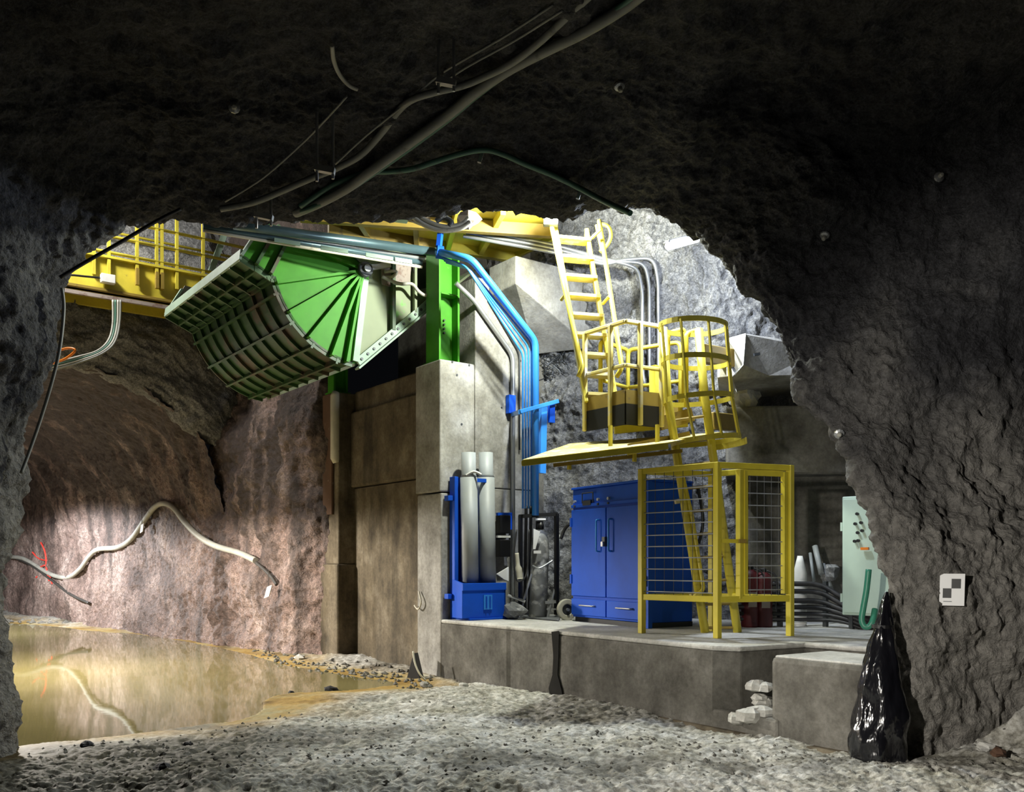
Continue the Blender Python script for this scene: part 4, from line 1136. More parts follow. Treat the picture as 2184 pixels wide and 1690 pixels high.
for (px, y0, y1, Y) in ((1302, 908, 966, 10.1), (1402, 906, 956, 9.9), (1214, 985, 1002, 9.95), (1353, 968, 985, 9.9)):
    MB().bar(at(px, y0, Y), at(px, y1, Y), 0.035, 0.035).build('hanger', 'yellow', cn)
MB().bar(at(1337, 966, 9.85), at(1404, 952, 9.85), 0.04, 0.06).build('angle_bar', 'yellow', cn, bevel=.006)

# ------------------------------------------------------------------ yellow cage round the ladder foot
ZC = LZ + 1.81
cn_, cl_, cr_ = fl(1530, 1362, LZ), fl(1369, 1351, LZ), fl(1685, 1357, LZ)
cb_ = cl_ + (cr_ - cn_)
cage = thing('ladder_cage', 'yellow mesh cage with a gate round the foot of the ladder', 'cage', (cn_ + cb_) / 2)
up_ = lambda p, z: V(p.x, p.y, z)
d1 = (cl_ - cn_).normalized(); d2 = (cr_ - cn_).normalized()
for p_ in (cn_, cl_, cr_, cb_):
    MB().bar(p_, up_(p_, ZC), 0.065, 0.065).build('post', 'yellow_cage', cage, bevel=0.006)
ZR = LZ + 0.40
for a, b_ in ((cn_, cl_), (cn_, cr_), (cl_, cb_), (cr_, cb_)):
    MB().bar(up_(a, ZC - 0.03), up_(b_, ZC - 0.03), 0.06, 0.06).build('top_rail', 'yellow_cage', cage, bevel=0.006)
    MB().bar(up_(a, ZR), up_(b_, ZR), 0.055, 0.065).build('bottom_rail', 'yellow_cage', cage, bevel=0.006)
def mesh_panel(a, b_, z0, z1, nh, nv, parent):
    for i in range(nh):
        z = z0 + (z1 - z0) * (i + 0.5) / nh
        MB().cyl(up_(a, z), up_(b_, z), 0.0065, 6).build('mesh_wire', 'galv', parent)
    for i in range(nv):
        p_ = a.lerp(b_, (i + 0.5) / nv)
        MB().cyl(up_(p_, z0), up_(p_, z1), 0.0035, 6).build('mesh_wire', 'dark_steel', parent)
mesh_panel(cn_, cl_, ZR, ZC - 0.06, 11, 8, cage)
# gate on the right face
gx = cn_.lerp(cr_, (1578 - 1530) / (1685 - 1530) * 0.97)
gt = MB().bar(up_(gx, ZR), up_(gx, ZC - 0.07), 0.06, 0.06).build('gate_stile', 'yellow_cage', cage, bevel=.006)
MB().bar(up_(gx + d2 * 0.05, ZC - 0.10), up_(cr_ - d2 * 0.05, ZC - 0.10), 0.04, 0.05).build('gate_rail', 'yellow_cage', gt)
MB().bar(up_(gx + d2 * 0.06, ZR + .05), up_(gx + d2 * 0.06, ZC - .08), 0.05, 0.05).build('gate_upright', 'yellow_cage', gt)
MB().bar(up_(cr_ - d2 * 0.07, ZR + .05), up_(cr_ - d2 * 0.07, ZC - .08), 0.06, 0.05).build('gate_upright', 'yellow_cage', gt)
mesh_panel(gx + d2 * 0.08, cr_ - d2 * 0.1, ZR + 0.03, ZC - 0.12, 10, 5, gt)
zl = EYE + (HY - 1155) / FPX * 9.3
MB().bar(up_(cn_, zl), up_(gx, zl), 0.03, 0.04).build('latch_bar', 'yellow_cage', cage)
MB().bar(up_(gx, zl) + V(-.02, -.04, 0), up_(gx, zl) + V(.06, -.03, 0.0), 0.03, 0.04).build('latch', 'yellow_bronze', gt)

# ------------------------------------------------------------------ blue cabinet
FL_, FR_ = fl(1219, 1325, LZ), fl(1378, 1341, LZ)
cd = (FR_ - FL_).normalized(); ci = V(-cd.y, cd.x, 0)
if ci.y < 0: ci = -ci
CW = (FR_ - FL_).length; CD = 0.72; CH = 1.74
cab = thing('blue_cabinet', 'tall blue two-door steel cabinet with drawers behind the cage', 'cabinet', FL_ + cd * CW / 2 + ci * CD / 2)
def cp_(u, d, z): return FL_ + cd * u + ci * d + V(0, 0, z)
def cbox(u0, u1, d0, d1_, z0, z1): return MB().prism([cp_(u0, d0, z0), cp_(u1, d0, z0), cp_(u1, d1_, z0), cp_(u0, d1_, z0)], (0, 0, z1 - z0))
cbox(0, CW, 0.02, CD, 0.06, CH).build('body', 'blue', cab, bevel=0.01)
cbox(-0.01, CW + 0.01, 0.0, CD + .01, CH, CH + 0.03).build('lid', 'blue', cab, bevel=0.006)
cbox(0.0, CW, 0.06, CD, 0.0, 0.06).build('plinth', 'black', cab)
cbox(0.005, CW - .005, -0.012, 0.02, CH - 0.24, CH - 0.20).build('ledge_strip', 'blue', cab, bevel=.004)
for i in range(2):
    u0 = 0.012 + i * (CW / 2); u1 = u0 + CW / 2 - 0.02
    d_ = cbox(u0, u1, -0.012, 0.02, 0.34, CH - 0.27).build('door', 'blue', cab, bevel=0.006)
    hu = CW / 2 + (-0.14 if i == 0 else 0.12)
    MB().tube(bend([cp_(hu, -0.01, 0.92), cp_(hu, -0.06, 0.92), cp_(hu, -0.06, 1.32), cp_(hu, -0.01, 1.32)], .03), 0.012, 6).build('handle', 'blue_pipe', d_, smooth=True)
    for z in (0.5, 1.25):
        cbox(u0 - .01 if i == 0 else u1 - .02, u0 + .02 if i == 0 else u1 + .01, -.03, 0, z, z + .12).build('hinge', 'blue', d_)
    w_ = cbox(u0, u1, -0.012, 0.02, 0.09, 0.30).build('drawer', 'blue', cab, bevel=0.006)
    hm = (u0 + u1) / 2
    MB().tube(bend([cp_(hm - .15, -0.01, 0.22), cp_(hm - .15, -0.05, 0.22), cp_(hm + .15, -0.05, 0.22), cp_(hm + .15, -.01, 0.22)], .03), 0.01, 6).build('drawer_handle', 'galv', w_, smooth=True)
lk = cbox(CW / 2 - .035, CW / 2 + .025, -.05, -.01, 0.98, 1.10).build('lock_hasp', 'dark_steel', cab)
cbox(CW / 2 - .025, CW / 2 + .015, -.075, -.045, 0.98, 1.04).build('padlock', 'galv', lk)
MB().tube(bend([cp_(0.26, -.01, CH - .19), cp_(0.26, -.01, CH - .06), cp_(0.5, -.01, CH - .06), cp_(0.5, -.01, CH - .19)], .01), 0.008, 6).build('notice_frame', 'dark_steel', cab)
cbox(0.28, 0.46, -0.02, 0.0, CH - 0.22, CH - .16).build('notice_clip', 'black', cab)
for u in (0.10, 0.62, 0.84):
    MB().cyl(cp_(u, -.03, CH - .16), cp_(u, 0.0, CH - .16), 0.02, 8).build('knob', 'galv', cab)
    MB().cyl(cp_(u, -.03, CH - .22), cp_(u, 0.0, CH - .22), 0.014, 8).build('knob', 'dark_steel', cab)
for u in (.22, .8):
    for dd in (.2, .5): MB().cyl(cp_(u * CW, dd, CH + .03), cp_(u * CW, dd, CH + .06), 0.02, 8).build('lid_bolt', 'dark_steel', cab)
MB().prism([cp_(CW - .01, .0, .0), cp_(CW + .04, 0, 0), cp_(CW + .04, .06, 0), cp_(CW - .01, .06, 0)], (0, 0, CH)).build('corner_post', 'blue', cab)
for u in (.03, .30, .56):
    pass
# curved hose on the cabinet's far side
tag(MB().tube(crv([at(1488, 1040, 10.7), at(1496, 1080, 10.75), at(1499, 1120, 10.8), at(1490, 1160, 10.8)], 5), 0.02, 8).build('side_hose', 'black_rubber', smooth=True), 'black hose bulging out behind the blue cabinet', 'hose')

# ------------------------------------------------------------------ blue rack with two grey tubes
rk = thing('tube_rack', 'blue floor rack with a bin holding two grey tubes', 'rack', P(0.25, 0.45, LZ))
def rb(s0, s1, n0, n1, z0, z1, nm, mt='blue', par=None, bev=0.006):
    return MB().sbox(s0, s1, n0, n1, z0, z1).build(nm, mt, par or rk, bevel=bev)
nA = onS(966, 1300, 0.1)[0]; nB = onS(1078, 1300, 0.42)[0]; nF = onS(985, 1300, 0.42)[0]
rb(0.40, 0.43, nF, nB, LZ + .03, LZ + 0.50, 'bin_front')
rb(0.42, 0.445, nF, nB, LZ + .40, LZ + 0.50, 'bin_rim')
rb(0.04, 0.43, nB - .03, nB, LZ + .03, LZ + 0.46, 'bin_side')
MB().prism([P(0.04, nA, LZ + .03), P(0.42, nF, LZ + .03), P(0.42, nF, LZ + .5), P(0.04, nA, LZ + .56)], N * 0.025).build('bin_side', 'blue', rk)
rb(0.04, 0.46, nA + .03, nB + .04, LZ, LZ + 0.03, 'bin_floor')
rb(0.03, 0.05, nA, nB - .1, LZ, LZ + 1.95, 'back_plate')
rb(0.03, 0.16, nA - .01, nA + .05, LZ + .5, LZ + 1.95, 'side_channel')
rb(0.03, 0.14, nB - .19, nB - .13, LZ + .5, LZ + 1.9, 'side_channel')
MB().bar(P(0.30, nA + .12, LZ + 1.90), P(0.33, nB - .18, LZ + 1.90), 0.03, 0.05).build('top_strap', 'blue', rk)
MB().bar(P(0.03, nA + .04, LZ + 1.90), P(0.30, nA + .14, LZ + 1.90), 0.03, 0.05).build('top_strap', 'blue', rk)
for z in (.28, 1.62):
    rb(0.02, 0.12, nA - .09, nA - .01, LZ + z, LZ + z + .07, 'wall_lug')
lt = MB().obox(P(0.435, (nF + nB) / 2 + .05, LZ + .24), U * 0.012, N * 0.07, ZV * 0.1).build('latch_plate', 'blue_pipe', rk)
for dn in (-.03, .03):
    MB().cyl(P(0.455, (nF + nB) / 2 + .05 + dn, LZ + .16), P(0.455, (nF + nB) / 2 + .05 + dn, LZ + .32), 0.01, 6).build('latch_pin', 'blue', lt)
for i, (x0, y0, x1, y1, lab) in enumerate(((1003, 1240, 999, 966, 'left'), (1040, 1240, 1036, 966, 'right'))):
    a = pS(x0, y0 + 20, 0.24); b_ = pS(x1, y1, 0.24)
    t_ = thing('grey_tube', '%s of the two long grey plastic tubes in the blue rack' % lab, 'tube', a, 'grey tubes in the rack')
    b2 = a.lerp(b_, .82)
    MB().tube([a, b2], 0.118, 20).build('barrel', 'pvc_grey', t_, smooth=True)
    MB().tube([b2, b2 + (b_ - a) * .02, b_], [0.118, 0.10, 0.10], 20).build('neck', 'pvc_grey', t_, smooth=True)
    if i == 0:
        MB().tube(crv([b2 + U * .12 + V(-.1, 0, .02), b2 + U * .13 + V(0, 0, .07), b2 + U * .12 + V(.1, 0, .03)], 4), 0.02, 6).build('rag_wrap', 'white_paint', t_)

# black boxes on blue mount
bx = thing('switch_boxes', 'pair of small black boxes on a blue mount beside the rack', 'box', pS(1072, 1190, 0.15))
for y0, y1 in ((1100, 1138), (1152, 1188)):
    a = pS(1062, y1, 0.10); b_ = pS(1084, y0, 0.10)
    n0 = onS(1062, y1, .1)[0]; n1 = onS(1084, y1, .1)[0]
    MB().sbox(0.04, 0.16, n0, n1, a.z, b_.z).build('black_box', 'black', bx, bevel=.01)
MB().bar(pS(1060, 1097, .12), pS(1090, 1097, .12), 0.05, 0.04).build('mount_bar', 'blue', bx)
MB().bar(pS(1087, 1095, .12), pS(1087, 1130, .12), 0.05, 0.05, up=U).build('mount_bar', 'blue', bx)
MB().bar(pS(1060, 1145, .12), pS(1087, 1145, .12), 0.04, 0.03).build('mount_bar', 'white_paint', bx)
tag(MB().prism([pS(1060, 1225, .3), pS(1085, 1210, .3), pS(1085, 1240, .3), pS(1075, 1236, .3)], U * -0.02).build('paper_scrap', 'paper_white'), 'pale torn sheet behind the corner of the blue rack', 'sheet')

# ------------------------------------------------------------------ gas cylinder on a hand cart
yb = 11.75
g_ = lambda px, py: at(px, py, yb)
gbase = fl(1148, 1322, LZ)
yb = gbase.y
gc = thing('gas_cylinder', 'dusty grey gas cylinder with a white tag on the hand cart', 'gas cylinder', gbase + V(0, .12, .03))
H = (1322 - 1132) / FPX * yb
ba = g_(1148, 1318) + V(0, .14, 0); tp = g_(1154, 1128) + V(0, .2, 0)
axg = (tp - ba).normalized(); Lg = (tp - ba).length
MB().lathe(ba, [(0.11, 0), (0.125, 0.03), (0.125, Lg * .80), (0.118, Lg * .87), (0.09, Lg * .94), (0.05, Lg * .985), (0.035, Lg)], 20, axg).build('body', 'dusty_grey', gc, smooth=True)
MB().lathe(tp, [(0.045, 0), (0.045, .07), (0.03, .08), (0.03, .13)], 12, axg).build('valve', 'black', gc, smooth=True)
MB().cyl(tp + V(-.07, -.02, .13), tp + V(.07, -.02, .13), 0.02, 8).build('handwheel', 'galv', gc)
MB().prism([g_(1138, 1128) + V(0, 0, 0), g_(1152, 1134), g_(1142, 1172), g_(1137, 1172)], V(.0, .01, 0)).build('tag', 'paper_white', gc)
MB().obox(g_(1146, 1178), V(.05, 0, 0), V(0, .005, 0), V(0, 0, .02)).build('sticker', 'paper_white', gc)
ct = thing('hand_cart', 'grey two-wheeled hand cart standing beside the blue cabinet', 'hand cart', gbase)
MB().prism([fl(1098, 1318, LZ) + V(0, 0, .01), fl(1192, 1326, LZ) + V(0, 0, .01), fl(1196, 1318, LZ) + V(0, 0, .01), fl(1108, 1312, LZ) + V(0, 0, .01)], V(0, 0, .02)).build('toe_plate', 'galv', ct)
MB().cyl(g_(1107, 1317), g_(1134, 1225) + V(0, .1, 0), 0.016, 8).build('stay', 'galv', ct)
MB().cyl(g_(1167, 1322), g_(1192, 1225) + V(0, .1, 0), 0.016, 8).build('stay', 'galv', ct)
MB().tube(crv([g_(1188, 1322) + V(0, .05, 0), g_(1190, 1230) + V(0, .1, 0), g_(1194, 1140) + V(0, .1, 0)], 4), 0.02, 8).build('frame_tube', 'pvc_grey', ct, smooth=True)
MB().cyl(g_(1083, 1270), g_(1120, 1284), 0.02, 8).build('frame_tube', 'galv', ct)
MB().bar(g_(1163, 1286) + V(0, .03, 0), g_(1186, 1284) + V(0, .03, 0), 0.03, 0.04).build('cross_bar', 'galv', ct)
MB().bar(g_(1166, 1300) + V(0, .03, 0), g_(1186, 1300) + V(0, .03, 0), 0.02, 0.02).build('cross_bar', 'galv', ct)
MB().tube(crv([g_(1136, 1207) + V(0, -.05, 0), g_(1150, 1212) + V(0, -.1, 0), g_(1172, 1200) + V(0, -.02, 0), g_(1178, 1196)], 5), 0.012, 6).build('chain', 'galv', ct)
wc = g_(1208, 1300) + V(0, -.1, 0)
wax = V(0.35, -0.9, 0).normalized(); way = V(0, 0, 1)
wh = thing('cart_wheel', 'pale-tyred cart wheel poking out behind the blue cabinet', 'wheel', wc - V(0, 0, .145))
wx = wax.cross(way).normalized()
MB().ring(wc, wx, way, 0.075, 0.145, 0.06, 0, 360, 28).build('tyre', 'cream', wh, bevel=.012)
MB().ring(wc, wx, way, 0.02, 0.075, 0.03, 0, 360, 20).build('rim', 'dark_steel', wh)
MB().cyl(wc - wax * .05, wc + wax * .05, 0.02, 10).build('hub', 'galv', wh)
# black square frame behind
bf = thing('tool_stand', 'black square-tube frame standing behind the gas cylinder', 'frame', at(1150, 1310, 12.2))
MB().bar(at(1106, 1102, 12.2), at(1190, 1097, 12.2), 0.05, 0.05).build('top_bar', 'black', bf)
MB().bar(at(1187, 1096, 12.2), at(1187, 1312, 12.2), 0.05, 0.05).build('upright', 'black', bf)
MB().bar(at(1110, 1100, 12.2), at(1110, 1312, 12.2), 0.045, 0.045).build('upright', 'black', bf)
# hanging pale glove / bottle
tag(MB().tube(crv([at(1102, 1180, 12.1), at(1104, 1200, 12.1), at(1107, 1225, 12.1), at(1108, 1236, 12.1)], 4), [0.03] * 6 + [0.05] * 6 + [0.06], 10).build('hanging_cloth', 'cream', smooth=True), 'pale cloth hanging on the black frame left of the gas cylinder', 'cloth')
tag(MB().tube(crv([at(1102, 1130, 12.1), at(1096, 1190, 12.05), at(1102, 1238, 12.05), at(1120, 1232, 12.05), at(1126, 1200, 12.1), at(1128, 1130, 12.1)], 6), 0.014, 6).build('looped_hose', 'black_rubber', smooth=True), 'thin black hose looped below the black frame', 'hose')
tag(MB().tube(crv([at(1196, 1150, 12.0), at(1204, 1130, 12.0), at(1214, 1118, 11.95)], 4), 0.025, 6).build('hose_stub', 'black_rubber', smooth=True), 'short black hose stub against the left side of the cabinet', 'hose')
stone('sack', at(1098, 1302, 12.2), 0.16, 'dusty_grey', 23, 'pale dusty sack on the ledge between the rack and the cart', 'sack', flat=0.75, n=12)

# ------------------------------------------------------------------ items at the right end of the ledge
Yr = 10.7
for i, (px, lab, y0) in enumerate(((1600, 'left', 1206), (1628, 'right', 1212))):
    ba = fl(px, 1338, LZ)
    e = thing('fire_extinguisher', '%s dark red fire extinguisher standing behind the cage gate' % lab, 'extinguisher', ba, 'fire extinguishers')
    hh = (1338 - y0) / FPX * ba.y
    MB().lathe(ba, [(0.10, 0), (0.11, .02), (0.11, hh * .8), (0.09, hh * .88), (0.04, hh * .93)], 18).build('body', 'red_dark', e, smooth=True)
    MB().lathe(ba + V(0, 0, hh * .93), [(0.04, 0), (0.04, hh * .05), (0.02, hh * .07)], 10).build('valve', 'black', e)
    MB().tube(crv([ba + V(0.03, -.05, hh * .95), ba + V(.13, -.08, hh * .85), ba + V(.135, -.08, hh * .5), ba + V(.12, -.08, hh * .3)], 5), 0.012, 6).build('hose', 'black_rubber', e, smooth=True)
    MB().obox(ba + V(0, -.112, hh * .45), V(.05, 0, 0), V(0, .004, 0), V(0, 0, hh * .12)).build('label', 'rust_plate', e)
for i, (y0, y1, r) in enumerate(((1246, 1278, 0.03), (1262, 1292, 0.03), (1282, 1302, 0.03), (1296, 1310, 0.028), (1310, 1318, 0.024), (1322, 1326, 0.02))):
    pts = bend([at(1560, y0 - 1, Yr), at(1750, y0, Yr), at(1800, y1, Yr - .2), at(1860, y1 + 24, Yr - .4)], .15)
    tag(MB().tube(pts, r, 8).build('ledge_pipe', 'black_rubber', smooth=True), 'black pipe, number %s from the top of the bank beside the cage' % ['one', 'two', 'three', 'four', 'five', 'six'][i], 'pipe', 'bank of black pipes')
for i, (px, lab) in enumerate(((1650, 'left'), (1745, 'right'))):
    b0 = fl(px, 1334, LZ)
    tag(MB().bar(V(b0.x, Yr + .1, LZ), V(b0.x, Yr + .1, LZ + .55), 0.05, 0.05).build('pipe_support', 'dark_steel'), '%s dark support post of the black pipe bank' % lab, 'post', 'pipe bank posts')
tag(MB().lathe(V(fl(1694, 1333, LZ).x, Yr + .22, LZ), [(0.07, 0), (0.08, .03), (0.08, .65), (0.05, .78), (0.03, .86)], 14).build('white_bottle', 'white_paint', smooth=True), 'tall white bottle standing behind the black pipes', 'bottle')
for i, (x0, y0, x1, y1, r, lab) in enumerate(((1738, 1165, 1752, 1225, .035, 'upper pale pipe offcut leaning on the dark wall'), (1752, 1205, 1770, 1262, .05, 'thicker pale pipe offcut leaning lower on the dark wall'), (1728, 1180, 1736, 1240, .02, 'thin pale rod leaning beside the pipe offcuts'))):
    tag(MB().cyl(at(x0, y0, 11.35), at(x1, y1, 11.2), r, 10).build('pipe_offcut', 'pvc_grey', smooth=True), lab, 'pipe', 'pipe offcuts')
stone('pale_bundle', at(1772, 1222, 11.25), 0.12, 'dusty_grey', 31, 'crumpled pale bundle on the wall beside the green panel', 'bundle', flat=.9, n=12)
# control panel
pq = fl(1800, 1340, LZ)
Yp = 10.4
pa = at(1796, 1312, Yp); pb = at(1885, 1318, Yp - .35)
pdir = (V(pb.x, pb.y, 0) - V(pa.x, pa.y, 0)).normalized(); pin = V(-pdir.y, pdir.x, 0)
zp0 = pa.z; zp1 = at(1796, 1060, Yp).z
pn = thing('control_panel', 'pale green control panel with black knobs behind the rock corner', 'control panel', V(pa.x, pa.y, LZ))
g1 = lambda u, d, z: V(pa.x, pa.y, 0) + pdir * u + pin * d + V(0, 0, z)
MB().prism([g1(0, 0, zp0), g1(.75, 0, zp0), g1(.75, .3, zp0), g1(0, .3, zp0)], (0, 0, zp1 - zp0)).build('box', 'panel_green', pn, bevel=.012)
dr = MB().prism([g1(.02, -.015, zp0 + .03), g1(.73, -.015, zp0 + .03), g1(.73, 0, zp0 + .03), g1(.02, 0, zp0 + .03)], (0, 0, zp1 - zp0 - .06)).build('door', 'panel_green', pn, bevel=.006)
for (px, py) in ((1830, 1097), (1826, 1118), (1838, 1116), (1831, 1137), (1825, 1155), (1832, 1154), (1840, 1133)):
    u = (px - 1796) / FPX * Yp * 1.05; z = EYE + (HY - py) / FPX * (Yp - .12)
    MB().cyl(g1(u, -.05, z), g1(u, -.01, z), 0.018, 8).build('knob', 'black', dr)
u = (1846 - 1796) / FPX * Yp * 1.05; z = EYE + (HY - 1171) / FPX * (Yp - .15)
MB().bar(g1(u - .04, -.05, z), g1(u + .05, -.05, z), .03, .03).build('switch_handle', 'orange', dr)
for u in (.06, .69):
    MB().bar(g1(u, .12, LZ), g1(u, .12, zp0), .05, .05).build('leg', 'dark_steel', pn)
for z in (zp0 + .2, zp1 - .35):
    MB().obox(g1(-.01, .02, z), pdir * .012, pin * .02, ZV * .05).build('hinge', 'panel_green', pn)
gh = crv([at(1853, 1215, 9.6), at(1848, 1260, 9.6), at(1841, 1300, 9.6), at(1838, 1322, 9.6), at(1843, 1336, 9.58), at(1853, 1337, 9.56), at(1861, 1325, 9.55), at(1866, 1300, 9.6)], 6)
tag(MB().tube(gh, 0.032, 10).build('green_hose', 'hose_green', smooth=True), 'green hose looping down below the control panel', 'hose')

# ------------------------------------------------------------------ black plastic bag
bb = fl(1872, 1640, 0.0) + V(0, -0.12, 0)
bag = MB(); vs = []; fs = []
prof = [(0.0, .17, 0), (.05, .205, 0), (.22, .215, 0.0), (.42, .20, 0.005), (.62, .165, .01), (.80, .125, .02), (.95, .095, .03), (1.08, .075, .045), (1.2, .05, .06), (1.30, .028, .075), (1.36, .012, .085)]
NB = 40; pr = []
for i in range(len(prof) - 1):
    for j in range(6):
        u = j / 6; pr.append([prof[i][k_] + (prof[i + 1][k_] - prof[i][k_]) * u for k_ in range(3)])
pr.append(list(prof[-1]))
for (z, r, off) in pr:
    for j in range(NB):
        a = 2 * math.pi * j / NB
        d = V(math.cos(a), math.sin(a), 0)
        fold = 0.055 * math.sin(a * 7 + z * 4.0 + 1.2 * math.sin(z * 6)) * min(1, (z * 1.3 + .1)) + 0.25 * mnoise.noise(V(d.x * 1.6, d.y * 1.6, z * 3.2)) + .12 * mnoise.noise(V(d.x * 4, d.y * 4, z * 9))
        vs.append(bb + V(off + 0.02, 0.12 + off, z + 0.01) + d * r * (1 + fold))
for i in range(len(pr) - 1):
    for j in range(NB):
        j2 = (j + 1) % NB; fs.append((i * NB + j, i * NB + j2, (i + 1) * NB + j2, (i + 1) * NB + j))
fs.append(tuple(range(NB - 1, -1, -1))); fs.append(tuple((len(pr) - 1) * NB + j for j in range(NB)))
bag.add(vs, fs)
bo = thing('plastic_bag', 'tall glossy black plastic bag standing against the rock corner', 'bag', bb)
bago = bag.build('sack', 'bag_plastic', bo, smooth=True)
mb = MB(); mb.ring(bb + V(.06, .17, 1.1), V(1, 0, 0), V(0, 1, 0), .068, .082, .025, 0, 360, 18); mb.build('tie', 'black', bo)

# ------------------------------------------------------------------ things on the walls and the roof: ray-picked onto the rock
bpy.context.view_layer.update()
DG = bpy.context.evaluated_depsgraph_get()
def hit(px, py, names, off=0.03):
    """point on the named rock surface behind a picked spot, pulled off it by off"""
    o3 = V(0, 0, EYE); d3 = (at(px, py, 1.0) - o3).normalized()
    best = None
    for nm in names:
        ob = bpy.data.objects[nm]
        ok, loc, nrm_, _ = ob.ray_cast(o3, d3)
        if ok and (best is None or (loc - o3).length < (best[0] - o3).length):
            if nrm_.dot(d3) > 0: nrm_ = -nrm_
            best = (loc.copy(), nrm_.copy())
    if best is None:
        return at(px, py, 7.5), -d3
    return best[0] + best[1] * off - d3 * 0.0, best[1]
ROOF = ['ceiling', 'wall_left', 'wall_right']
TUN = ['wall_tunnel', 'wall_haulage']
def cable(name, pts, r, mat, label, names, off=0.1, cat='cable', group=None, k_=6):
    ps = [hit(x, y, names, off)[0] for x, y in pts]
    ys = [p_.y for p_ in ps]
    for _ in range(3):
        ys = [ys[0]] + [(ys[i - 1] + 2 * ys[i] + ys[i + 1]) / 4 for i in range(1, len(ys) - 1)] + [ys[-1]]
    ps = [at(x, y, yy - .04) for (x, y), yy in zip(pts, ys)]
    o = MB().tube(crv(ps, k_), r, 8).build(name, mat, smooth=True)
    return tag(o, label, cat, group)

# survey target
c_, nn = hit(2031, 1261, ['wall_right'], 0.06)
tx = V(0, 0, 1).cross(nn); tx.z = 0; tx.normalize()
if tx.x < 0: tx = -tx
tn = V(tx.y, -tx.x, 0)
if tn.y > 0: tn = -tn
hw, hh = 0.088, 0.125
tz = V(0.03, 0, 1).normalized()
rot = lambda a, b_: c_ + tx * a + tz * b_ - tn * 0
tgt = thing('survey_target', 'white paper survey target with black squares on the right wall', 'target', rot(0, -hh))
MB().prism([rot(-hw, -hh), rot(hw, -hh), rot(hw, hh), rot(-hw, hh)], tn * 0.004).build('sheet', 'paper_white', tgt)
for (a0, a1, b0, b1) in ((-.005, .06, .01, .085), (-.065, -.005, -.065, .01)):
    MB().prism([rot(a0, b0) + tn * .005, rot(a1, b0) + tn * .005, rot(a1, b1) + tn * .005, rot(a0, b1) + tn * .005], tn * 0.002).build('black_square', 'black', tgt)
MB().prism([rot(-.06, -.095) + tn * .005, rot(.0, -.095) + tn * .005, rot(.0, -.09) + tn * .005, rot(-.06, -.09) + tn * .005], tn * 0.001).build('print_line', 'dark_steel', tgt)

# overhead cables
cable('roof_cable', [(1400, -40), (1340, 10), (1250, 66), (1160, 110), (1080, 152), (1010, 200), (955, 245), (880, 300), (800, 358), (740, 402), (680, 434), (630, 455)], 0.04, 'cable_grey', 'thick grey cable sweeping diagonally under the roof, lowest of the run', ROOF, .14)
cable('roof_cable', [(1270, -20), (1215, 30), (1150, 90), (1090, 135), (1030, 165), (985, 183), (930, 196), (880, 212), (850, 236), (815, 282), (770, 330), (715, 360), (660, 382), (600, 408), (540, 432), (470, 446)], 0.027, 'cable_grey', 'grey cable sagging between the roof brackets down to the left', ROOF, .16)
cable('roof_cable', [(1365, -20), (1290, 40), (1200, 92), (1100, 145), (1020, 202), (960, 252), (880, 312), (800, 368), (735, 410), (660, 445), (630, 455)], 0.022, 'cable_green', 'thin green cable hugging the thick grey roof cable', ROOF, .11)
cable('roof_cable', [(1345, 455), (1290, 430), (1237, 402), (1180, 374), (1120, 350), (1075, 330), (1036, 320), (990, 326), (930, 344), (880, 360), (830, 366), (780, 368), (740, 382), (700, 400), (640, 440)], 0.024, 'cable_green', 'green cable arching across the middle of the dark roof', ROOF, .08)
for i, (pts, lab) in enumerate([([(1180, 10), (1080, 75), (985, 130), (930, 165), (860, 225), (780, 290), (715, 350)], 'thin wire strung highest between the roof brackets'),
                                ([(1200, 22), (1100, 85), (990, 146), (935, 185)], 'thin wire strung lower between the roof brackets'),
                                ([(740, 205), (690, 260), (640, 310), (560, 380), (480, 430)], 'faint thin wire descending the dark roof to the left')]):
    cable('roof_wire', pts, 0.009, 'cable_grey', lab, ROOF, .16, 'wire')
cable('roof_stub', [(708, 96), (712, 130), (725, 160), (745, 182), (762, 190)], 0.016, 'cable_pale', 'short pale cable stub hooked in the dark roof', ROOF, .05)
# black line across the walkway view and hose down the left rock edge
tag(MB().tube(crv([at(128, 592, 7.4), at(190, 555, 7.5), at(255, 518, 7.6), at(330, 474, 7.7), at(385, 446, 7.75)], 5), 0.016, 8).build('black_cable', 'black', smooth=True), 'black cable stretched across the opening in front of the walkway', 'cable')
tag(MB().tube(crv([at(132, 615, 7.35), at(136, 660, 7.35), at(128, 740, 7.3), at(112, 810, 7.3), at(88, 890, 7.3), at(62, 965, 7.25), at(45, 1010, 7.2)], 6), 0.014, 8).build('edge_hose', 'cable_grey', smooth=True), 'thin grey hose running down the left rock edge', 'hose')
# trapeze brackets
for k_, (x0, x1, yt, yb_, lab) in enumerate(((935, 968, 88, 175, 'upper right'), (676, 710, 240, 362, 'middle'), (547, 578, 425, 462, 'lower left'))):
    a, _ = hit(x0, yt, ROOF, 0.0); b_, _ = hit(x1, yt - 5, ROOF, 0.0)
    Y = a.y
    t_ = thing('cable_hanger', '%s steel trapeze hanger carrying cables under the roof' % lab, 'hanger', at((x0 + x1) / 2, yb_, Y), 'roof cable hangers')
    MB().cyl(a + V(0, 0, .05), at(x0, yb_ + 25, Y), 0.012, 6).build('rod', 'galv', t_)
    MB().cyl(b_ + V(0, 0, .05), at(x1, yb_ + 20, Y), 0.012, 6).build('rod', 'galv', t_)
    MB().bar(at(x0 - 4, yb_ - 4, Y), at(x1 + 4, yb_ + 4, Y), 0.05, 0.045).build('cross_channel', 'galv', t_)
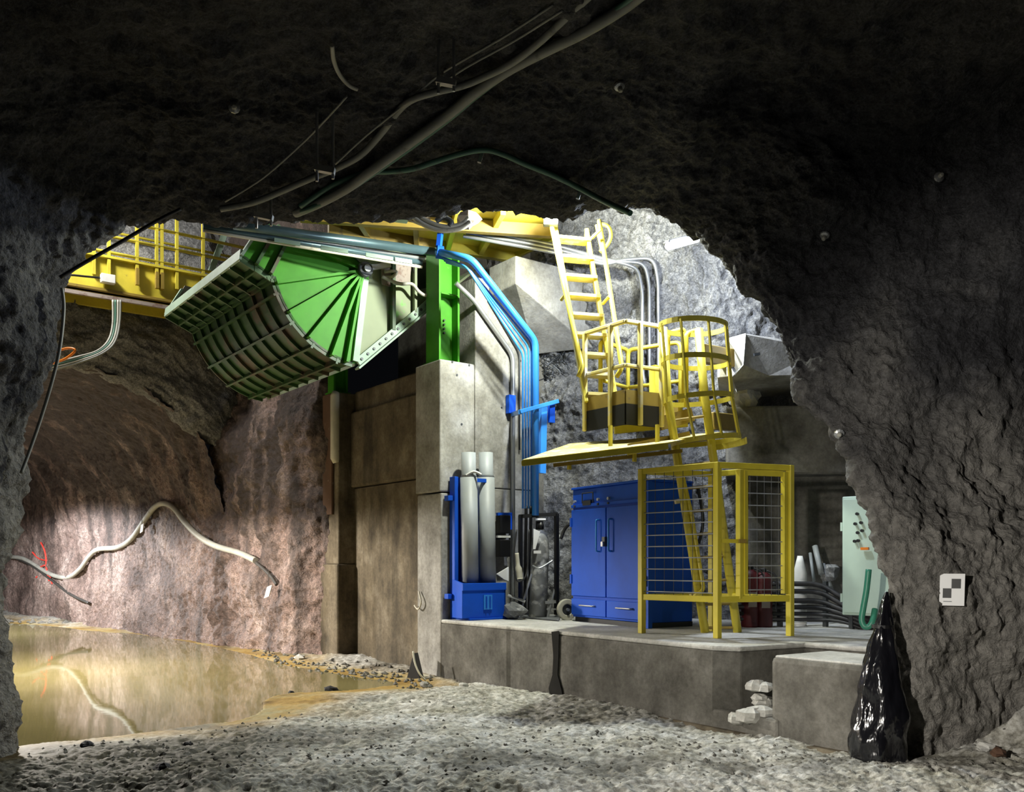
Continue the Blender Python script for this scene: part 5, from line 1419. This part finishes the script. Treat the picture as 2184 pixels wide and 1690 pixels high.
for k_, (px, py, lab) in enumerate(((1036, 328, 'left'), (1238, 401, 'right'))):
    c_, nn = hit(px, py, ROOF, .05)
    t_ = thing('cable_clip', '%s pale clip holding the green cable to the roof' % lab, 'clip', c_, 'green cable clips')
    MB().bar(c_ + V(.015, 0, .06), c_ + V(-.02, 0, -.06), 0.03, 0.03).build('strap', 'galv', t_)
    MB().cyl(c_ + V(0, 0, -.03), c_ + V(0, 0, .1), 0.01, 6).build('stud', 'galv', t_)
# torn wire mesh on the rock beside the blue pipes
mb = MB()
def mq(u, v): return hit(1152 + 62 * u, 755 + 62 * v, ['wall_back'], .05)[0]
for i in range(-6, 8):
    for sg in (1, -1):
        a0_, b0_ = (i / 7, 0.0), (i / 7 + sg * 1.0, 1.0)
        pts = []
        for j in range(9):
            u = a0_[0] + (b0_[0] - a0_[0]) * j / 8; v = j / 8
            if sg == -1: u += 0.0
            if 0 <= u <= 1 and v <= 1.0 - .35 * u: pts.append(mq(u, v))
        if len(pts) > 1: mb.tube(pts, .006, 4)
tag(mb.build('wire_mesh', 'dark_steel'), 'torn diamond wire mesh pinned on the rock beside the blue pipes', 'wire mesh', kind='stuff')
# rock bolts
for k_, (px, py, lab) in enumerate(((1760, 498, 'pale bolt plate in the dark rock right of the tube lamp'), (1790, 925, 'bolt plate on the rock edge above the green panel'), (2000, 380, 'bolt plate high on the right-hand rock'), (500, 230, 'bolt plate in the dark roof at the upper left'), (1320, 180, 'bolt plate in the roof at the upper centre'))):
    c_, nn = hit(px, py, ROOF, .02)
    t_ = thing('rock_bolt', lab, 'rock bolt', c_, 'rock bolts')
    MB().lathe(c_, [(.045, 0), (.04, .012), (.02, .02)], 10, nn).build('plate', 'galv', t_)
    MB().lathe(c_, [(.02, 0), (.02, .05), (.012, .06)], 8, nn).build('nut', 'cable_pale', t_)

# hose on the tunnel wall
cable('wall_hose', [(20, 1188), (50, 1192), (85, 1212), (115, 1228), (145, 1232), (170, 1215), (190, 1188), (210, 1172), (250, 1168), (280, 1150), (310, 1108), (330, 1082), (350, 1074), (372, 1085), (395, 1115), (425, 1145), (460, 1165), (510, 1180), (545, 1196)], 0.06, 'cable_pale', 'pale grey hose humped across the tunnel wall', TUN, .28, 'hose')
cable('wall_hose', [(30, 1190), (65, 1205), (110, 1238), (150, 1268), (190, 1287)], 0.035, 'cable_dark', 'dark hose sloping down to the ground at the far left', TUN, .2, 'hose')
cable('hose_tail', [(540, 1196), (560, 1212), (578, 1230), (590, 1248)], 0.03, 'cable_dark', 'dark end of the hose hanging above the white tag', TUN, .15, 'hose')
for k_, (px, py, wv, hv, tilt, lab) in enumerate(((593, 1266, .13, .24, .12, 'white tag hanging on the rock beside the left pillar'), (318, 1132, .11, .22, .06, 'small white tag under the hump of the wall hose'))):
    c_, nn = hit(px, py, TUN, .22)
    ux = V(.8, -.6, 0)
    t_ = thing('white_tag', lab, 'tag', c_ + V(0, 0, -hv / 2), 'white wall tags')
    MB().prism([c_ + ux * (-wv / 2 - tilt * .5) + V(0, 0, -hv / 2), c_ + ux * (wv / 2 - tilt * .5) + V(0, 0, -hv / 2 + .04), c_ + ux * (wv / 2 + tilt * .2) + V(0, 0, hv / 2), c_ + ux * (-wv / 2 + tilt * .2) + V(0, 0, hv / 2 - .04)], V(.01, .015, 0)).build('card', 'paper_white', t_)
    MB().cyl(c_ + V(0, 0, hv / 2 - .02), c_ + V(0, 0, hv / 2 + .25), 0.006, 5).build('string', 'cable_dark', t_)
# red spray marks
for k_, (pts, lab) in enumerate([([(88, 1158), (95, 1172), (99, 1190), (100, 1212), (106, 1240)], 'long red spray stroke on the pale tunnel wall'),
                                 ([(70, 1178), (84, 1192), (100, 1196)], 'short upper red spray stroke on the tunnel wall'),
                                 ([(78, 1232), (92, 1222), (104, 1224), (112, 1246)], 'lower crossing red spray stroke on the tunnel wall'),
                                 ([(82, 1212), (96, 1206)], 'smallest red spray dash on the tunnel wall')]):
    ps = [hit(x, y, TUN, .012)[0] for x, y in pts]
    o = MB().tube(crv(ps, 5), 0.022, 6).build('spray_mark', 'red_spray')
    tag(o, lab, 'paint mark', 'red spray marks')

# loose stones on the floor
def on_floor(px, py):
    p_ = fl(px, py); p_.z = ground_z(p_.x, p_.y); return p_
for k_, (px, py, r, mt, lab) in enumerate([
    (705, 1470, .085, 'rock_brow', 'dark pointed stone on the wet yellow mud'),
    (640, 1408, .09, 'concrete_top', 'pale stone at the foot of the narrow pillar'),
    (905, 1465, .06, 'concrete', 'flat pale stone near the pillar foot'),
    (988, 1478, .06, 'concrete_top', 'pale stone on the mud in front of the ledge'),
    (620, 1475, .04, 'rock_brow', 'small dark stone at the puddle edge'),
    (185, 1600, .05, 'rock_brow', 'small dark stone near the left rock foot'),
    (400, 1598, .045, 'rock_brow', 'small dark stone on the smooth mud in the foreground'),
    (345, 1655, .07, 'rock_brow', 'dark stone in the near left mud'),
    (2100, 1640, .07, 'concrete_top', 'pale stone at the foot of the right wall'),
    (2130, 1655, .06, 'rust', 'reddish stone at the foot of the right wall'),
    (1515, 1560, .05, 'concrete_top', 'small pale stone by the brown kerb'),
    (1190, 1490, .07, 'rock_brow', 'dark wet lump under the damp stain of the ledge'),
    (1235, 1500, .04, 'concrete', 'small grey stone right of the damp stain')]):
    p_ = on_floor(px, py)
    stone('loose_stone', p_ + V(0, 0, r * .3), r, mt, 100 + k_, lab, 'stone', flat=.65)
# rubble along the foot of the walls: uncountable gravel
rnd = random.Random(11)
mb = MB()
def pebble(c, r):
    vs = []; 
    for d in ((1, 0, 0), (-1, 0, 0), (0, 1, 0), (0, -1, 0), (0, 0, .8), (0, 0, -.8)):
        vs.append(Vector(c) + Vector(d) * r * rnd.uniform(.6, 1.3) + V(rnd.uniform(-.3, .3), rnd.uniform(-.3, .3), 0) * r)
    mb.add(vs, [(0, 2, 4), (2, 1, 4), (1, 3, 4), (3, 0, 4), (2, 0, 5), (1, 2, 5), (3, 1, 5), (0, 3, 5)])
for i in range(260):
    u = rnd.random()
    px = 540 + 380 * u; py = 1396 + 62 * u + rnd.gauss(0, 11) + 2
    p_ = fl(px, max(py, 1385)); p_.z = ground_z(p_.x, p_.y) + .01
    pebble(p_, rnd.uniform(.012, .05))
for i in range(1000):
    px = rnd.uniform(60, 2180); py = rnd.triangular(1475, 1700, 1640)
    p_ = fl(px, py)
    if sdist(np.array([[p_.x, p_.y]]), pud)[0] < .35: continue
    s_ = (p_ - A0).dot(N)
    if s_ > -.1 and p_.x < 3: continue
    p_.z = ground_z(p_.x, p_.y) + .004
    pebble(p_, rnd.uniform(.006, .022))
for i in range(160):
    px = rnd.uniform(10, 220); py = rnd.uniform(1300, 1330)
    p_ = fl(px, py); p_.z = .01
    pebble(p_, rnd.uniform(.03, .13))
g_o = mb.build('gravel', 'concrete_dark', floor); g_o['kind'] = 'stuff'
